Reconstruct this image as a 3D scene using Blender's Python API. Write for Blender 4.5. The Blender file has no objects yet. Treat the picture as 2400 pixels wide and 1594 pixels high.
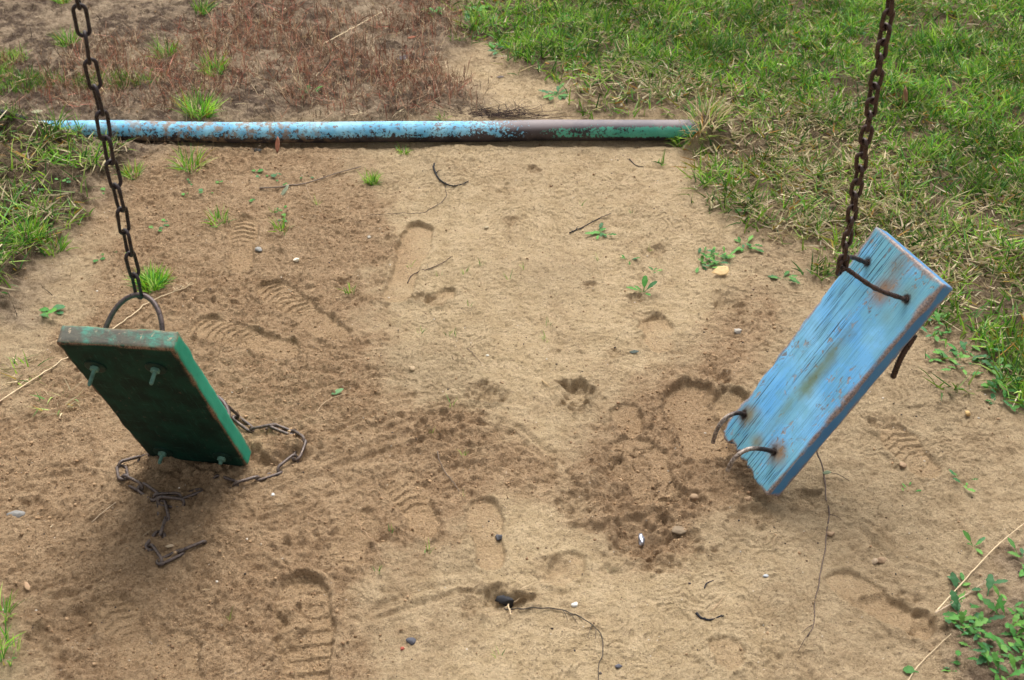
import bpy, math, random
import numpy as np
from mathutils import Vector, Matrix
random.seed(7)
R = np.random.default_rng(11)
scn = bpy.context.scene
COL = scn.collection

# ------------------------------------------------------------------ camera, world, sun, exposure
F, CX, CY, H, PITCH = 3120.0, 1200.0, 797.0, 1.79, math.radians(37.3)
cam = bpy.data.cameras.new("camera"); co = bpy.data.objects.new("camera", cam); COL.objects.link(co)
co.location = (0, 0, H); co.rotation_euler = (math.pi/2 - PITCH, 0, 0)
cam.sensor_width = 23.6; cam.lens = 23.6*F/2400.0; cam.clip_start = .05; cam.clip_end = 500
cam.dof.use_dof = True; cam.dof.focus_distance = 2.85; cam.dof.aperture_fstop = 6.3
scn.camera = co
SUN_EL, SUN_AZ = math.radians(58), math.radians(8)      # azimuth measured from +y towards +x
w = bpy.data.worlds.new("World"); scn.world = w; w.use_nodes = True
nt = w.node_tree; nt.nodes.clear()
sky = nt.nodes.new('ShaderNodeTexSky'); sky.sky_type = 'NISHITA'; sky.sun_disc = False
sky.sun_elevation = SUN_EL; sky.sun_rotation = SUN_AZ; sky.air_density = 1.0; sky.dust_density = 6.0; sky.ozone_density = .6
hs = nt.nodes.new('ShaderNodeHueSaturation'); hs.inputs['Saturation'].default_value = .12
bg = nt.nodes.new('ShaderNodeBackground'); bg.inputs[1].default_value = .12
wo = nt.nodes.new('ShaderNodeOutputWorld')
nt.links.new(sky.outputs[0], hs.inputs['Color']); nt.links.new(hs.outputs[0], bg.inputs[0]); nt.links.new(bg.outputs[0], wo.inputs[0])
sl = bpy.data.lights.new("sun", 'SUN'); sl.energy = 1.45; sl.angle = math.radians(36); sl.color = (1, .96, .9)
so = bpy.data.objects.new("sun", sl); COL.objects.link(so)
Ld = Vector((math.sin(SUN_AZ)*math.cos(SUN_EL), math.cos(SUN_AZ)*math.cos(SUN_EL), math.sin(SUN_EL)))
so.rotation_euler = Ld.to_track_quat('Z', 'Y').to_euler()
scn.view_settings.view_transform = 'Standard'; scn.view_settings.look = 'None'
scn.view_settings.gamma = 1; scn.view_settings.exposure = 0.95

# ------------------------------------------------------------------ helpers
FW = np.array([0, math.cos(PITCH), -math.sin(PITCH)]); UP = np.array([0, math.sin(PITCH), math.cos(PITCH)]); RT = np.array([1., 0, 0])
CAM = np.array([0, 0, H])
def ray(px, py): return FW + RT*(px-CX)/F + UP*(CY-py)/F
def G(px, py, z=0.0):
    d = ray(px, py); t = (z-H)/d[2]; return CAM + d*t
def gxy(px, py): q = G(px, py); return q[0], q[1]
def in_plane(px, M, a, b):                     # the point M + s a + t b seen at that photo position
    d = ray(*px); s = np.linalg.solve(np.stack([a, b, -d], 1), CAM-M); return M + a*s[0] + b*s[1]

def tag(o, label=None, cat=None, group=None, kind=None):
    if label: o['label'] = label
    if cat: o['category'] = cat
    if group: o['group'] = group
    if kind: o['kind'] = kind
    return o
def empty(name, loc, label, cat, group=None):
    o = bpy.data.objects.new(name, None); COL.objects.link(o); o.location = loc; o.empty_display_size = .02
    return tag(o, label, cat, group)
def mesh(name, V, Fc, mat, parent=None, smooth=True, colors=None, loc=None, attrs=None):
    V = np.asarray(V, dtype=np.float32); me = bpy.data.meshes.new(name)
    if isinstance(Fc, np.ndarray):
        n, k = Fc.shape
        me.vertices.add(len(V)); me.vertices.foreach_set('co', V.ravel())
        me.loops.add(n*k); me.loops.foreach_set('vertex_index', Fc.astype(np.int32).ravel())
        me.polygons.add(n); me.polygons.foreach_set('loop_start', np.arange(0, n*k, k, dtype=np.int32))
        me.polygons.foreach_set('loop_total', np.full(n, k, dtype=np.int32))
        me.update(calc_edges=True)
    else:
        me.from_pydata(V.tolist(), [], Fc); me.update()
    if smooth: me.polygons.foreach_set('use_smooth', np.ones(len(me.polygons), dtype=bool))
    if colors is not None:
        a = me.attributes.new('Col', 'FLOAT_COLOR', 'POINT')
        c = np.ones((len(V), 4), np.float32); c[:, :3] = colors; a.data.foreach_set('color', c.ravel())
    if attrs:
        for k2, val in attrs.items():
            a = me.attributes.new(k2, 'FLOAT', 'POINT'); a.data.foreach_set('value', np.asarray(val, np.float32))
    me.materials.append(mat)
    o = bpy.data.objects.new(name, me); COL.objects.link(o)
    if parent: o.parent = parent
    if loc is not None: o.location = loc
    return o

class Buf:
    def __init__(s): s.v = []; s.f = []; s.c = []; s.n = 0
    def add(s, V, Fc, col=None):
        V = np.asarray(V, float); s.v.append(V); s.f.append([tuple(i+s.n for i in f) for f in Fc]); s.n += len(V)
        s.c.append(np.tile(np.array(col if col is not None else (1, 1, 1), float), (len(V), 1)))
    def arrays(s): return np.concatenate(s.v), sum(s.f, []), np.concatenate(s.c)
    def build(s, name, mat, parent=None, smooth=True, loc=None):
        V, Fc, C = s.arrays()
        if loc is not None: V = V-np.array(loc)
        return mesh(name, V, Fc, mat, parent, smooth, C, loc)

def smooth_path(P, n):
    P = np.asarray(P, float)
    if len(P) < 3:
        t = np.linspace(0, 1, n)[:, None]; return P[0]*(1-t)+P[-1]*t
    Q = np.vstack([2*P[0]-P[1], P, 2*P[-1]-P[-2]]); out = []
    m = len(P)-1
    for t in np.linspace(0, m-1e-6, n):
        i = int(t); u = t-i; p0, p1, p2, p3 = Q[i:i+4]
        out.append(.5*((2*p1)+(-p0+p2)*u+(2*p0-5*p1+4*p2-p3)*u*u+(-p0+3*p1-3*p2+p3)*u**3))
    return np.array(out)
def tube(P, r, k=8, closed=False, cap=True):
    P = np.asarray(P, float); n = len(P); r = np.broadcast_to(r, (n,))
    T = (np.roll(P, -1, 0)-np.roll(P, 1, 0)) if closed else np.gradient(P, axis=0)
    T /= np.linalg.norm(T, axis=1)[:, None]+1e-12
    ref = np.array([0, 0, 1.]) if abs(T[0][2]) < .9 else np.array([1., 0, 0])
    A = np.cross(T[0], ref); A /= np.linalg.norm(A); V = []
    a = np.linspace(0, 2*math.pi, k, endpoint=False)
    for i in range(n):
        A = A-T[i]*(A@T[i]); A /= np.linalg.norm(A)+1e-12; B = np.cross(T[i], A)
        V.append(P[i]+r[i]*(np.cos(a)[:, None]*A+np.sin(a)[:, None]*B))
    V = np.concatenate(V); Fc = []
    for i in range(n if closed else n-1):
        j = (i+1) % n
        for q in range(k): Fc.append((i*k+q, i*k+(q+1) % k, j*k+(q+1) % k, j*k+q))
    if cap and not closed: Fc.append(tuple(range(k))[::-1]); Fc.append(tuple((n-1)*k+q for q in range(k)))
    return V, Fc

# noise on the ground
TB = [np.random.default_rng(100+i).random((512, 512)).astype(np.float32) for i in range(12)]
def vn(x, y, s, seed=0):
    x = np.asarray(x, float)/s+seed*37.3; y = np.asarray(y, float)/s+seed*91.7
    xi = np.floor(x).astype(int); yi = np.floor(y).astype(int); fx = x-xi; fy = y-yi
    fx = fx*fx*(3-2*fx); fy = fy*fy*(3-2*fy); T = TB[seed % 12]
    a = T[xi & 511, yi & 511]; b = T[(xi+1) & 511, yi & 511]; c = T[xi & 511, (yi+1) & 511]; d = T[(xi+1) & 511, (yi+1) & 511]
    return (a*(1-fx)+b*fx)*(1-fy)+(c*(1-fx)+d*fx)*fy-.5
def fbm(x, y, s, o=4, seed=0, g=.5):
    r = 0; a = 1
    for i in range(o): r = r+a*vn(x*.8+y*.6 if i % 2 else x, y*.8-x*.6 if i % 2 else y, s, seed+i); a *= g; s *= .5
    return r
def clods(x, y, cell, seed, prob=.6):
    gx = x/cell; gy = y/cell; xi = np.floor(gx).astype(int); yi = np.floor(gy).astype(int); best = np.zeros_like(gx)
    T1, T2, T3 = TB[seed % 12], TB[(seed+1) % 12], TB[(seed+2) % 12]
    for i in (-1, 0, 1):
        for j in (-1, 0, 1):
            a = (xi+i) & 511; b = (yi+j) & 511
            px_ = xi+i+T1[a, b]; py_ = yi+j+T2[a, b]; rr = .25+.45*T3[a, b]; on = T1[b, a] < prob
            d2 = ((gx-px_)**2+(gy-py_)**2)/rr**2
            best = np.maximum(best, np.where(on, np.sqrt(np.clip(1-d2, 0, 1))*rr, 0))
    return best*cell
def ss(a, b, x):
    t = np.clip((x-a)/(b-a), 0, 1); return t*t*(3-2*t)
def poly_sd(x, y, P):                         # signed distance, negative inside
    P = np.array([gxy(*p) for p in P]); d = np.full(np.shape(x), 1e9); ins = np.zeros(np.shape(x), bool)
    for i in range(len(P)):
        a = P[i]; b = P[(i+1) % len(P)]; e = b-a; wx = x-a[0]; wy = y-a[1]
        t = np.clip((wx*e[0]+wy*e[1])/(e@e), 0, 1); d = np.minimum(d, (wx-e[0]*t)**2+(wy-e[1]*t)**2)
        c = ((a[1] > y) != (b[1] > y)) & (x < (b[0]-a[0])*(y-a[1])/(b[1]-a[1]+1e-12)+a[0]); ins ^= c
    return np.sqrt(d)*np.where(ins, -1, 1)
def line_d(x, y, P):
    P = np.array([gxy(*p) for p in P]); d = np.full(np.shape(x), 1e9)
    for a, b in zip(P[:-1], P[1:]):
        e = b-a; wx = x-a[0]; wy = y-a[1]; t = np.clip((wx*e[0]+wy*e[1])/(e@e), 0, 1)
        d = np.minimum(d, (wx-e[0]*t)**2+(wy-e[1]*t)**2)
    return np.sqrt(d)

# zones, outlined on the ground
TURF = [(1000, -160), (1060, 40), (1120, 90), (1190, 160), (1300, 205), (1350, 255), (1450, 285), (1625, 290), (1600, 370), (1670, 430), (1700, 490),
        (1790, 555), (1900, 610), (2010, 660), (2120, 780), (2200, 850), (2330, 915), (2420, 960), (2700, 1020), (4500, 900), (4500, -300), (1000, -700)]
LEFTG = [(-900, 290), (40, 305), (150, 345), (300, 375), (280, 410), (200, 440), (165, 530), (90, 600), (40, 690), (-20, 760), (-700, 850)]
STEMS = [(-300, 120), (150, 130), (330, 90), (470, 60), (600, -60), (1060, -60), (1090, 90), (1040, 160), (1100, 200), (1120, 275), (900, 288), (180, 288), (60, 262), (-300, 250)]
HUMUS = [(-500, -900), (1000, -900), (1090, 100), (1050, 170), (1110, 215), (1130, 283), (600, 300), (420, 330), (330, 400), (190, 480), (120, 600), (40, 760), (-500, 800)]
LOOSE = [(250, 350), (560, 335), (840, 350), (880, 450), (900, 560), (880, 700), (900, 860), (980, 930), (1120, 1000), (1300, 1060), (1420, 1010), (1560, 900), (1700, 760), (1790, 690),
         (1850, 720), (1780, 850), (1700, 950), (1850, 1080), (1720, 1200), (1500, 1290), (1330, 1170), (1180, 1140), (1050, 1280), (900, 1330), (850, 1500), (820, 1900),
         (60, 1900), (120, 1500), (-300, 1300), (-300, 1000), (60, 950), (160, 800), (230, 650)]
PALE = [(840, 330), (1620, 325), (1700, 480), (1740, 640), (1640, 800), (1480, 880), (1370, 1000), (1330, 1130), (1420, 1300), (1750, 1330), (1850, 1700), (1050, 1700), (1020, 1400), (1120, 1200), (1180, 1060), (1080, 900), (960, 860), (880, 700), (900, 520)]
CORNER = [(2200, 1700), (2230, 1540), (2260, 1420), (2330, 1340), (2500, 1260), (2700, 1700)]
DAMP = [(1330, 1030), (1420, 930), (1560, 900), (1690, 930), (1720, 1080), (1660, 1230), (1480, 1300), (1350, 1180)]
def masks(x, y):
    n = fbm(x, y, .09, 4, 3)*.09
    n2 = fbm(x, y, .03, 3, 5)*.04
    turf = ss(.06, -.11, poly_sd(x, y, TURF)+n*1.7+n2*1.8)
    lg = ss(.03, -.04, poly_sd(x, y, LEFTG)+n+n2)
    st = ss(.04, -.08, poly_sd(x, y, STEMS)+n)
    hum = ss(.08, -.08, poly_sd(x, y, HUMUS)+n+n2)
    lo = ss(.07, -.06, poly_sd(x, y, LOOSE)+n*1.2+n2)
    dp = ss(.05, -.05, poly_sd(x, y, DAMP)+n+n2)
    hum = np.maximum(hum, .8*ss(.05, -.05, poly_sd(x, y, CORNER)+n+n2))
    return turf, lg, st, hum, lo, dp

# footprints: (heel px, toe px, width m, depth m, kind of tread)
PRINTS = [((805, 800), (618, 666), .088, .007, 'bars'), ((700, 835), (455, 762), .085, .006, 'bars'), ((925, 715), (990, 528), .082, .008, 'plain'),
          ((725, 1790), (705, 1352), .105, .010, 'brick'), ((1150, 1330), (1132, 1165), .070, .008, 'plain'), ((1010, 1260), (935, 1110), .080, .005, 'bars'),
          ((620, 1100), (560, 1000), .08, .004, 'plain'), ((340, 1560), (240, 1410), .085, .006, 'bars'), ((560, 640), (575, 515), .075, .005, 'bars'),
          ((1480, 1020), (1465, 950), .075, .007, 'plain'), ((1665, 1075), (1610, 900), .13, .011, 'plain'), ((1555, 1185), (1470, 1025), .13, .008, 'crack'),
          ((1730, 985), (1705, 915), .085, .014, 'plain'), ((2190, 1480), (1950, 1340), .075, .007, 'plain'), ((1290, 1360), (1360, 1290), .06, .007, 'plain'),
          ((800, 1330), (860, 1210), .08, .004, 'plain'), ((1060, 690), (1000, 720), .05, .006, 'plain'), ((1550, 830), (1530, 740), .08, .005, 'plain'),
          ((430, 1640), (400, 1490), .09, .007, 'plain'), ((2190, 1120), (2080, 1010), .08, .005, 'bars'), ((1720, 1570), (1700, 1490), .07, .006, 'plain'), ((490, 150), (470, 100), .09, .008, 'bars')]
# pits: px, radius across m, radius along m, depth
PITS = [(655, 1048, .050, .035, -.020), (620, 1070, .03, .02, -.012), (400, 1085, .05, .025, -.014), (480, 1112, .05, .02, -.012), (1385, 1110, .03, .05, -.010), (1590, 1190, .06, .02, -.012), (1420, 1205, .05, .03, -.008), (690, 1480, .025, .05, -.014), (680, 1420, .02, .03, -.010), (1740, 1170, .03, .02, -.010),
        (1350, 925, .036, .03, .024), (1335, 955, .03, .02, .008), (1140, 925, .035, .03, .014), (1503, 1262, .045, .05, .022), (1160, 1405, .050, .030, .014), (1190, 1395, .03, .025, .016),
        (990, 705, .03, .016, .012), (1710, 720, .03, .05, .010), (2100, 1400, .06, .022, .008), (2170, 1470, .04, .03, .012), (1230, 1080, .05, .03, .008), (1445, 1100, .03, .04, .012),
        (1590, 1270, .05, .03, .010), (1540, 1320, .05, .025, .011), (1250, 400, .02, .02, .008), (1200, 520, .02, .02, .007), (1380, 670, .018, .018, .008), (1540, 590, .02, .02, .008),
        (820, 660, .03, .02, .008), (60, 1185, .03, .02, .012), (2060, 1000, .03, .02, .010), (1490, 700, .03, .02, .008), (1510, 740, .04, .016, .008), (380, 1230, .03, .04, .008),
        (1690, 890, .025, .03, .014), (1350, 1180, .03, .03, .010), (1440, 830, .02, .02, .006), (1870, 1170, .05, .03, .010), (640, 1040, .05, .02, .008), (1620, 1180, .04, .03, .010),
        (1750, 1200, .04, .02, .008), (150, 1480, .05, .06, .012), (1290, 1320, .03, .02, .008), (1100, 1060, .04, .02, .006)]
ARCS = [[(720, 1085), (840, 1025), (980, 985), (1110, 985), (1210, 1010), (1275, 1060), (1285, 1105), (1210, 1125)], [(760, 1050), (900, 990), (1010, 955), (1120, 945)],
        [(650, 1150), (760, 1100), (880, 1060), (1000, 1030), (1120, 1035)], [(780, 1015), (880, 965), (960, 940)], [(600, 1220), (760, 1160), (900, 1115)], [(70, 1120), (200, 1100), (330, 1150)],
        [(880, 1440), (960, 1400), (1100, 1370)], [(2030, 1230), (2120, 1310), (2200, 1340)]]
def local(x, y, c, r):
    return (np.abs(x-c[0]) < r) & (np.abs(y-c[1]) < r)
def hgt(x, y, want=False):
    x = np.atleast_1d(np.asarray(x, float)); y = np.atleast_1d(np.asarray(y, float))
    near = ss(9, 5, np.hypot(x, y-2.8))
    turf, lg, st, hum, lo, dp = masks(x, y)
    h = fbm(x, y, .7, 3, 1)*.022*near + fbm(x, y, .14, 3, 2)*.009*near
    h += (turf*.006+lg*.014+hum*.006)*near + (turf+lg+hum*.7)*np.abs(fbm(x, y, .05, 3, 4))*.022*near
    rough = np.clip(lo*(.75+.9*vn(x, y, .16, 6)), 0, 1)
    rough = np.maximum(rough, .45*hum)
    rough = np.maximum(rough, ss(.10, .30, fbm(x, y, .11, 3, 7))*.45)
    crumb = fbm(x, y, .060, 2, 8, .6)*.010 + fbm(x, y, .0135, 2, 5, .8)*.012 + clods(x, y, .019, 1, .45)*.38 + clods(x+.3, y+.2, .011, 4, .7)*.55 + clods(x+.1, y+.7, .0075, 7, .6)*.5 - np.abs(vn(x*.5+y*.5, y*1.3-x*.3, .035, 9))*.010
    fine = fbm(x, y, .022, 3, 2, .75)*.0052 + clods(x, y, .011, 6, .12)*.35
    tt = fbm(x, y, .13, 4, 3, .55)*7; h = h+.0032*(ss(0, .10, tt % 1)-tt % 1)*ss(-.12, .12, vn(x, y, .19, 9))*(1-turf)
    tt = fbm(x, y, .07, 4, 6, .55)*5; h = h+.0020*(ss(0, .12, tt % 1)-tt % 1)*ss(-.05, .2, vn(x, y, .12, 2))*(1-turf)
    smoothm = np.zeros_like(h)
    # drag ridges
    for k, A in enumerate(ARCS):
        d = line_d(x, y, A); d = d+vn(x, y, .03, k)*.010
        amp = .0036*(.6+.8*(vn(x, y, .07, k+2)+.5))
        h += amp*np.exp(-(d/.006)**2)-amp*.8*np.exp(-((d-.013)/.006)**2)+amp*.5*np.exp(-((d-.026)/.006)**2)
    for (px, py, rx, ry, dep) in PITS:
        c = gxy(px, py); m = local(x, y, c, .2)
        if not m.any(): continue
        xx = x[m]-c[0]; yy = y[m]-c[1]
        ang = np.arctan2(yy/ry, xx/rx)
        q = np.hypot(xx/rx, yy/ry)+vn(x[m], y[m], .012, 3)*.6+vn(x[m], y[m], .03, 4)*.9
        h[m] += -dep*.8*ss(1.2, .5, q)+dep*.22*np.exp(-((q-1.25)/.22)**2)
        rough[m] = np.maximum(rough[m], .85*ss(1.7, .9, q))
    hb = h.copy()
    h = h+crumb*rough*.78+fine*(1-rough*.6)
    for (a, b, W, dep, kind) in PRINTS:
        a = np.array(gxy(*a)); b = np.array(gxy(*b)); e = b-a; L = np.hypot(*e); e /= L; nrm = np.array([-e[1], e[0]])
        c = (a+b)/2; m = local(x, y, c, L/2+.08)
        if not m.any(): continue
        X = x[m]-a[0]; Y = y[m]-a[1]; s = (X*e[0]+Y*e[1])/L; t = X*nrm[0]+Y*nrm[1]
        prof = np.interp(s, [0, .12, .3, .45, .68, .88, 1], [.72, .8, .74, .74, 1, .86, .7])
        hw = W/2*prof
        endd = np.maximum(np.maximum(-s, s-1)*L, 0)
        # rounded ends
        ra = np.hypot(t, np.minimum(s*L-W*.38, 0))-W*.38; rb = np.hypot(t, np.maximum(s*L-(L-W*.42), 0))-W*.44
        sd = np.where(s*L < W*.38, ra, np.where(s*L > L-W*.42, rb, np.abs(t)-hw))
        sd = sd+vn(x[m], y[m], .012, 5)*.006+vn(x[m], y[m], .03, 7)*.010
        fade = np.clip(.85+vn(x[m], y[m], .06, 8)*.9, .3, 1)
        ins = ss(.004, -.004, sd)*fade
        fl = hb[m]-dep+vn(x[m], y[m], .008, 2)*.0008
        brk = ss(-.42, -.10, vn(x[m], y[m], .028, 6))
        if kind == 'bars':
            ph = s*L/.019+np.abs(t)/.05+vn(x[m], y[m], .05, 3)*.5; fl = fl+brk*.0058*(1-ph % 1)**1.5*ss(-.002, -.010, sd)*ss(.35, .45, s)
        elif kind == 'brick':
            colm = np.floor(t/.045+.5+.25*np.sin(s*L/.04)); ph = s*L/.030+TB[3][colm.astype(int) & 511, 5]
            fl = fl+(.3+.7*brk)*.0054*(1-ph % 1)+.0015*(TB[4][np.floor(ph).astype(int) & 511, colm.astype(int) & 511]-.5)
        elif kind == 'crack':
            cr = np.abs(fbm(x[m], y[m], .035, 3, 9)); fl = fl+.003-.012*ss(.035, .0, cr)+.002*np.sign(fbm(x[m], y[m], .035, 1, 9))
        rim = dep*.45*np.exp(-((sd-.007)/.007)**2)*(sd > 0)*(.4+fade)
        h[m] = h[m]*(1-ins)+fl*ins+rim
        smoothm[m] = np.maximum(smoothm[m], ins)
        rough[m] *= (1-ins*.9)
    # trench under the pipe and the bank of soil behind it
    d = y-np.interp(x, PIPE_X, PIPE_Y)
    on = ss(PIPE_X[0]-.02, PIPE_X[0]+.25, x)*ss(PIPE_X[-1]+.05, PIPE_X[-1]-.02, x)
    h += on*(-.010*np.exp(-((d+.022)/.020)**2)+.010*ss(.02, .10, d)*ss(.4, .14, d))
    lend = ss(PIPE_X[0]+.42, PIPE_X[0]+.02, x)*np.exp(-((d+.035)/.05)**2)
    h += .024*lend*(.7+vn(x, y, .03, 2))+.008*np.exp(-((d+.055)/.022)**2)*on*(.3+vn(x, y, .06, 5))
    h += .068*ss(1.0, .2, np.hypot((x-PIPE_X[-1]-.015)/.085, d/.085)+vn(x, y, .03, 4)*.35)
    h += .034*ss(1.0, .2, np.hypot((x-PIPE_X[0]+.02)/.08, (d+.01)/.08)+vn(x, y, .03, 4)*.35)
    h *= 1
    if want: return h, turf, lg, st, hum, rough, dp, smoothm
    return h
pp = [(85, 300), (300, 303), (560, 306), (800, 307), (1050, 304), (1200, 303), (1400, 301), (1560, 300), (1645, 299)]
PIPE_P = np.array([G(px, py, .034) for px, py in pp]);  PIPE_X = PIPE_P[:, 0]; PIPE_Y = PIPE_P[:, 1]
def gz(x, y): return float(hgt([x], [y])[0])
def on_ground(px, py, up=0.0):
    q = G(px, py)
    for _ in range(2): q = G(px, py, gz(q[0], q[1]))
    return np.array([q[0], q[1], gz(q[0], q[1])+up])

# ------------------------------------------------------------------ materials
class NT:
    def __init__(s, name):
        s.m = bpy.data.materials.new(name); s.m.use_nodes = True; s.t = s.m.node_tree; s.t.nodes.clear()
        s.out = s.n('ShaderNodeOutputMaterial'); s.b = s.n('ShaderNodeBsdfPrincipled'); s.l(s.b.outputs[0], s.out.inputs[0])
    def n(s, k, **kw):
        x = s.t.nodes.new(k)
        for a, b in kw.items(): setattr(x, a, b)
        return x
    def l(s, a, b): s.t.links.new(a, b)
    def put(s, x, inp):
        if hasattr(x, 'links') or isinstance(x, bpy.types.NodeSocket): s.l(x, inp)
        elif isinstance(x, (tuple, list)): inp.default_value = (*x, 1) if len(x) == 3 and inp.type == 'RGBA' else x
        else: inp.default_value = x
    def obj(s): return s.n('ShaderNodeTexCoord').outputs['Object']
    def mapv(s, v, scale=(1, 1, 1), loc=(0, 0, 0)):
        m = s.n('ShaderNodeMapping'); s.l(v, m.inputs[0]); m.inputs['Scale'].default_value = scale; m.inputs['Location'].default_value = loc; return m.outputs[0]
    def noise(s, v, scale, detail=4, rough=.6, dist=0):
        x = s.n('ShaderNodeTexNoise'); s.l(v, x.inputs['Vector']); x.inputs['Scale'].default_value = scale; x.inputs['Detail'].default_value = detail
        x.inputs['Roughness'].default_value = rough; x.inputs['Distortion'].default_value = dist; return x.outputs[0]
    def vor(s, v, scale, feat='F1'):
        x = s.n('ShaderNodeTexVoronoi', feature=feat); s.l(v, x.inputs['Vector']); x.inputs['Scale'].default_value = scale; return x
    def ramp(s, v, a, b):
        x = s.n('ShaderNodeMapRange', interpolation_type='SMOOTHSTEP'); s.put(v, x.inputs[0]); s.put(a, x.inputs[1]); s.put(b, x.inputs[2]); return x.outputs[0]
    def mix(s, f, a, b, mode='MIX'):
        x = s.n('ShaderNodeMix', data_type='RGBA', blend_type=mode); s.put(f, x.inputs[0]); s.put(a, x.inputs[6]); s.put(b, x.inputs[7]); return x.outputs[2]
    def math(s, op, a, b=0.0, c=0.0):
        x = s.n('ShaderNodeMath', operation=op); s.put(a, x.inputs[0]); s.put(b, x.inputs[1])
        if op in ('MULTIPLY_ADD',): s.put(c, x.inputs[2])
        return x.outputs[0]
    def dist(s, v, p):
        x = s.n('ShaderNodeVectorMath', operation='DISTANCE'); s.l(v, x.inputs[0]); x.inputs[1].default_value = p; return x.outputs['Value']
    def sep(s, v): x = s.n('ShaderNodeSeparateXYZ'); s.l(v, x.inputs[0]); return x.outputs
    def attr(s, nm): x = s.n('ShaderNodeAttribute', attribute_name=nm); return x
    def bump(s, h, strength, dist_, prev=None):
        x = s.n('ShaderNodeBump'); s.put(h, x.inputs['Height']); x.inputs['Strength'].default_value = strength; x.inputs['Distance'].default_value = dist_
        if prev is not None: s.l(prev, x.inputs['Normal'])
        return x.outputs[0]
    def fin(s, col, rough=.8, bump=None, spec=.3, metal=None):
        s.put(col, s.b.inputs['Base Color']); s.put(rough, s.b.inputs['Roughness']); s.b.inputs['Specular IOR Level'].default_value = spec
        if bump is not None: s.l(bump, s.b.inputs['Normal'])
        if metal is not None: s.put(metal, s.b.inputs['Metallic'])
        return s.m

def mat_ground():
    m = NT('soil'); P = m.obj()
    a = {k: m.attr(k).outputs['Fac'] for k in ('veg', 'loose', 'hum', 'damp', 'flat', 'pale')}
    n1 = m.noise(P, 3, 5, .6); n2 = m.noise(P, 22, 5, .65); n3 = m.noise(P, 160, 4, .7); n4 = m.noise(P, 520, 2, .7)
    tan = m.mix(m.ramp(n2, .35, .65), (.43, .310, .180), (.53, .395, .240))
    sand = m.mix(m.ramp(n2, .35, .65), (.52, .382, .220), (.62, .468, .285))
    sand = m.mix(a['pale'], tan, sand); sand = m.mix(m.math('MULTIPLY', m.ramp(n1, .5, .7), .5), sand, (.46, .342, .207))
    loose = m.mix(m.ramp(n2, .35, .65), (.350, .222, .122), (.46, .308, .178))
    c = m.mix(a['loose'], sand, loose)
    c = m.mix(m.math('MULTIPLY', a['flat'], .55), c, (.47, .31, .17))
    hum = m.mix(m.ramp(n2, .42, .60), (.12, .082, .058), (.35, .26, .175)); hum = m.mix(m.ramp(n1, .48, .62), hum, m.mix(m.ramp(n2, .35, .6), (.24, .17, .11), (.42, .32, .215)))
    c = m.mix(a['hum'], c, hum)
    veg = m.mix(m.ramp(n2, .35, .65), (.05, .038, .020), (.17, .12, .07))
    c = m.mix(a['veg'], c, veg)
    c = m.mix(m.math('MULTIPLY', a['damp'], .22), c, (.27, .17, .095))
    # single crumbs differ: dry ones pale, fresh ones deep brown
    cr = m.noise(P, 190, 4, .85); k = m.math('MULTIPLY_ADD', a['loose'], .50, .34)
    c = m.mix(m.math('MULTIPLY', m.ramp(cr, .52, .64), k), c, m.mix(1.0, c, (.42, .36, .32), 'MULTIPLY'))
    c = m.mix(m.math('MULTIPLY', m.ramp(cr, .46, .36), k), c, m.mix(1.0, c, (1.35, 1.35, 1.35), 'MULTIPLY'))
    # mineral grains
    c = m.mix(m.math('MULTIPLY', m.ramp(n3, .56, .68), .65), c, (.15, .10, .06))
    c = m.mix(m.math('MULTIPLY', m.ramp(n4, .58, .72), .6), c, (.12, .085, .06))
    c = m.mix(m.math('MULTIPLY', m.ramp(n4, .42, .28), .5), c, (.72, .58, .42))
    v = m.vor(P, 95); sp = m.math('MULTIPLY', m.ramp(v.outputs['Distance'], .16, .08), m.ramp(m.noise(P, 30, 2), .5, .62))
    c = m.mix(m.math('MULTIPLY', sp, .8), c, (.05, .04, .035))
    v = m.vor(P, 60); sp = m.math('MULTIPLY', m.ramp(v.outputs['Distance'], .10, .06), m.ramp(m.noise(P, 14, 2), .55, .62))
    c = m.mix(m.math('MULTIPLY', sp, .8), c, (.75, .68, .58))
    b = m.bump(m.noise(P, 95, 5, .8), 1.0, .017); b = m.bump(m.noise(P, 260, 3, .7), .9, .0035, b); b = m.bump(n4, .6, .0016, b)
    return m.fin(c, .93, b, .15)
M = {}
M['soil'] = mat_ground()

def mat_blade(nm, transl=.35, rough=.55):
    m = NT(nm); c = m.attr('Col').outputs['Color']
    n = m.noise(m.obj(), 60, 2); c2 = m.mix(m.ramp(n, .3, .7), c, m.mix(1.0, c, (.78, .8, .75), 'MULTIPLY'))
    m.fin(c2, rough, None, .3)
    t = m.n('ShaderNodeBsdfTranslucent'); m.l(c2, t.inputs[0]); x = m.n('ShaderNodeMixShader'); x.inputs[0].default_value = transl
    m.l(m.b.outputs[0], x.inputs[1]); m.l(t.outputs[0], x.inputs[2]); m.l(x.outputs[0], m.out.inputs[0]); return m.m
M['blade'] = mat_blade('grass_blade', .3, .45); M['leaf'] = mat_blade('weed_leaf', .25, .6); M['dry'] = mat_blade('dry_stem', .1, .8)
def mat_vcol(nm, rough=.9, bumpscale=300, d=.001, var=.35):
    m = NT(nm); c = m.attr('Col').outputs['Color']; n = m.noise(m.obj(), bumpscale, 3); n2 = m.noise(m.obj(), bumpscale*.25, 3)
    c2 = m.mix(m.math('MULTIPLY', m.ramp(n2, .35, .65), var), c, m.mix(1.0, c, (.45, .42, .40), 'MULTIPLY'))
    return m.fin(c2, rough, m.bump(n, .6, d), .25)
M['crumb'] = mat_vcol('crumb'); M['stone'] = mat_vcol('stone', .8, 250, .0008); M['twig'] = mat_vcol('twig_bark', .85, 400, .0008)
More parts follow.
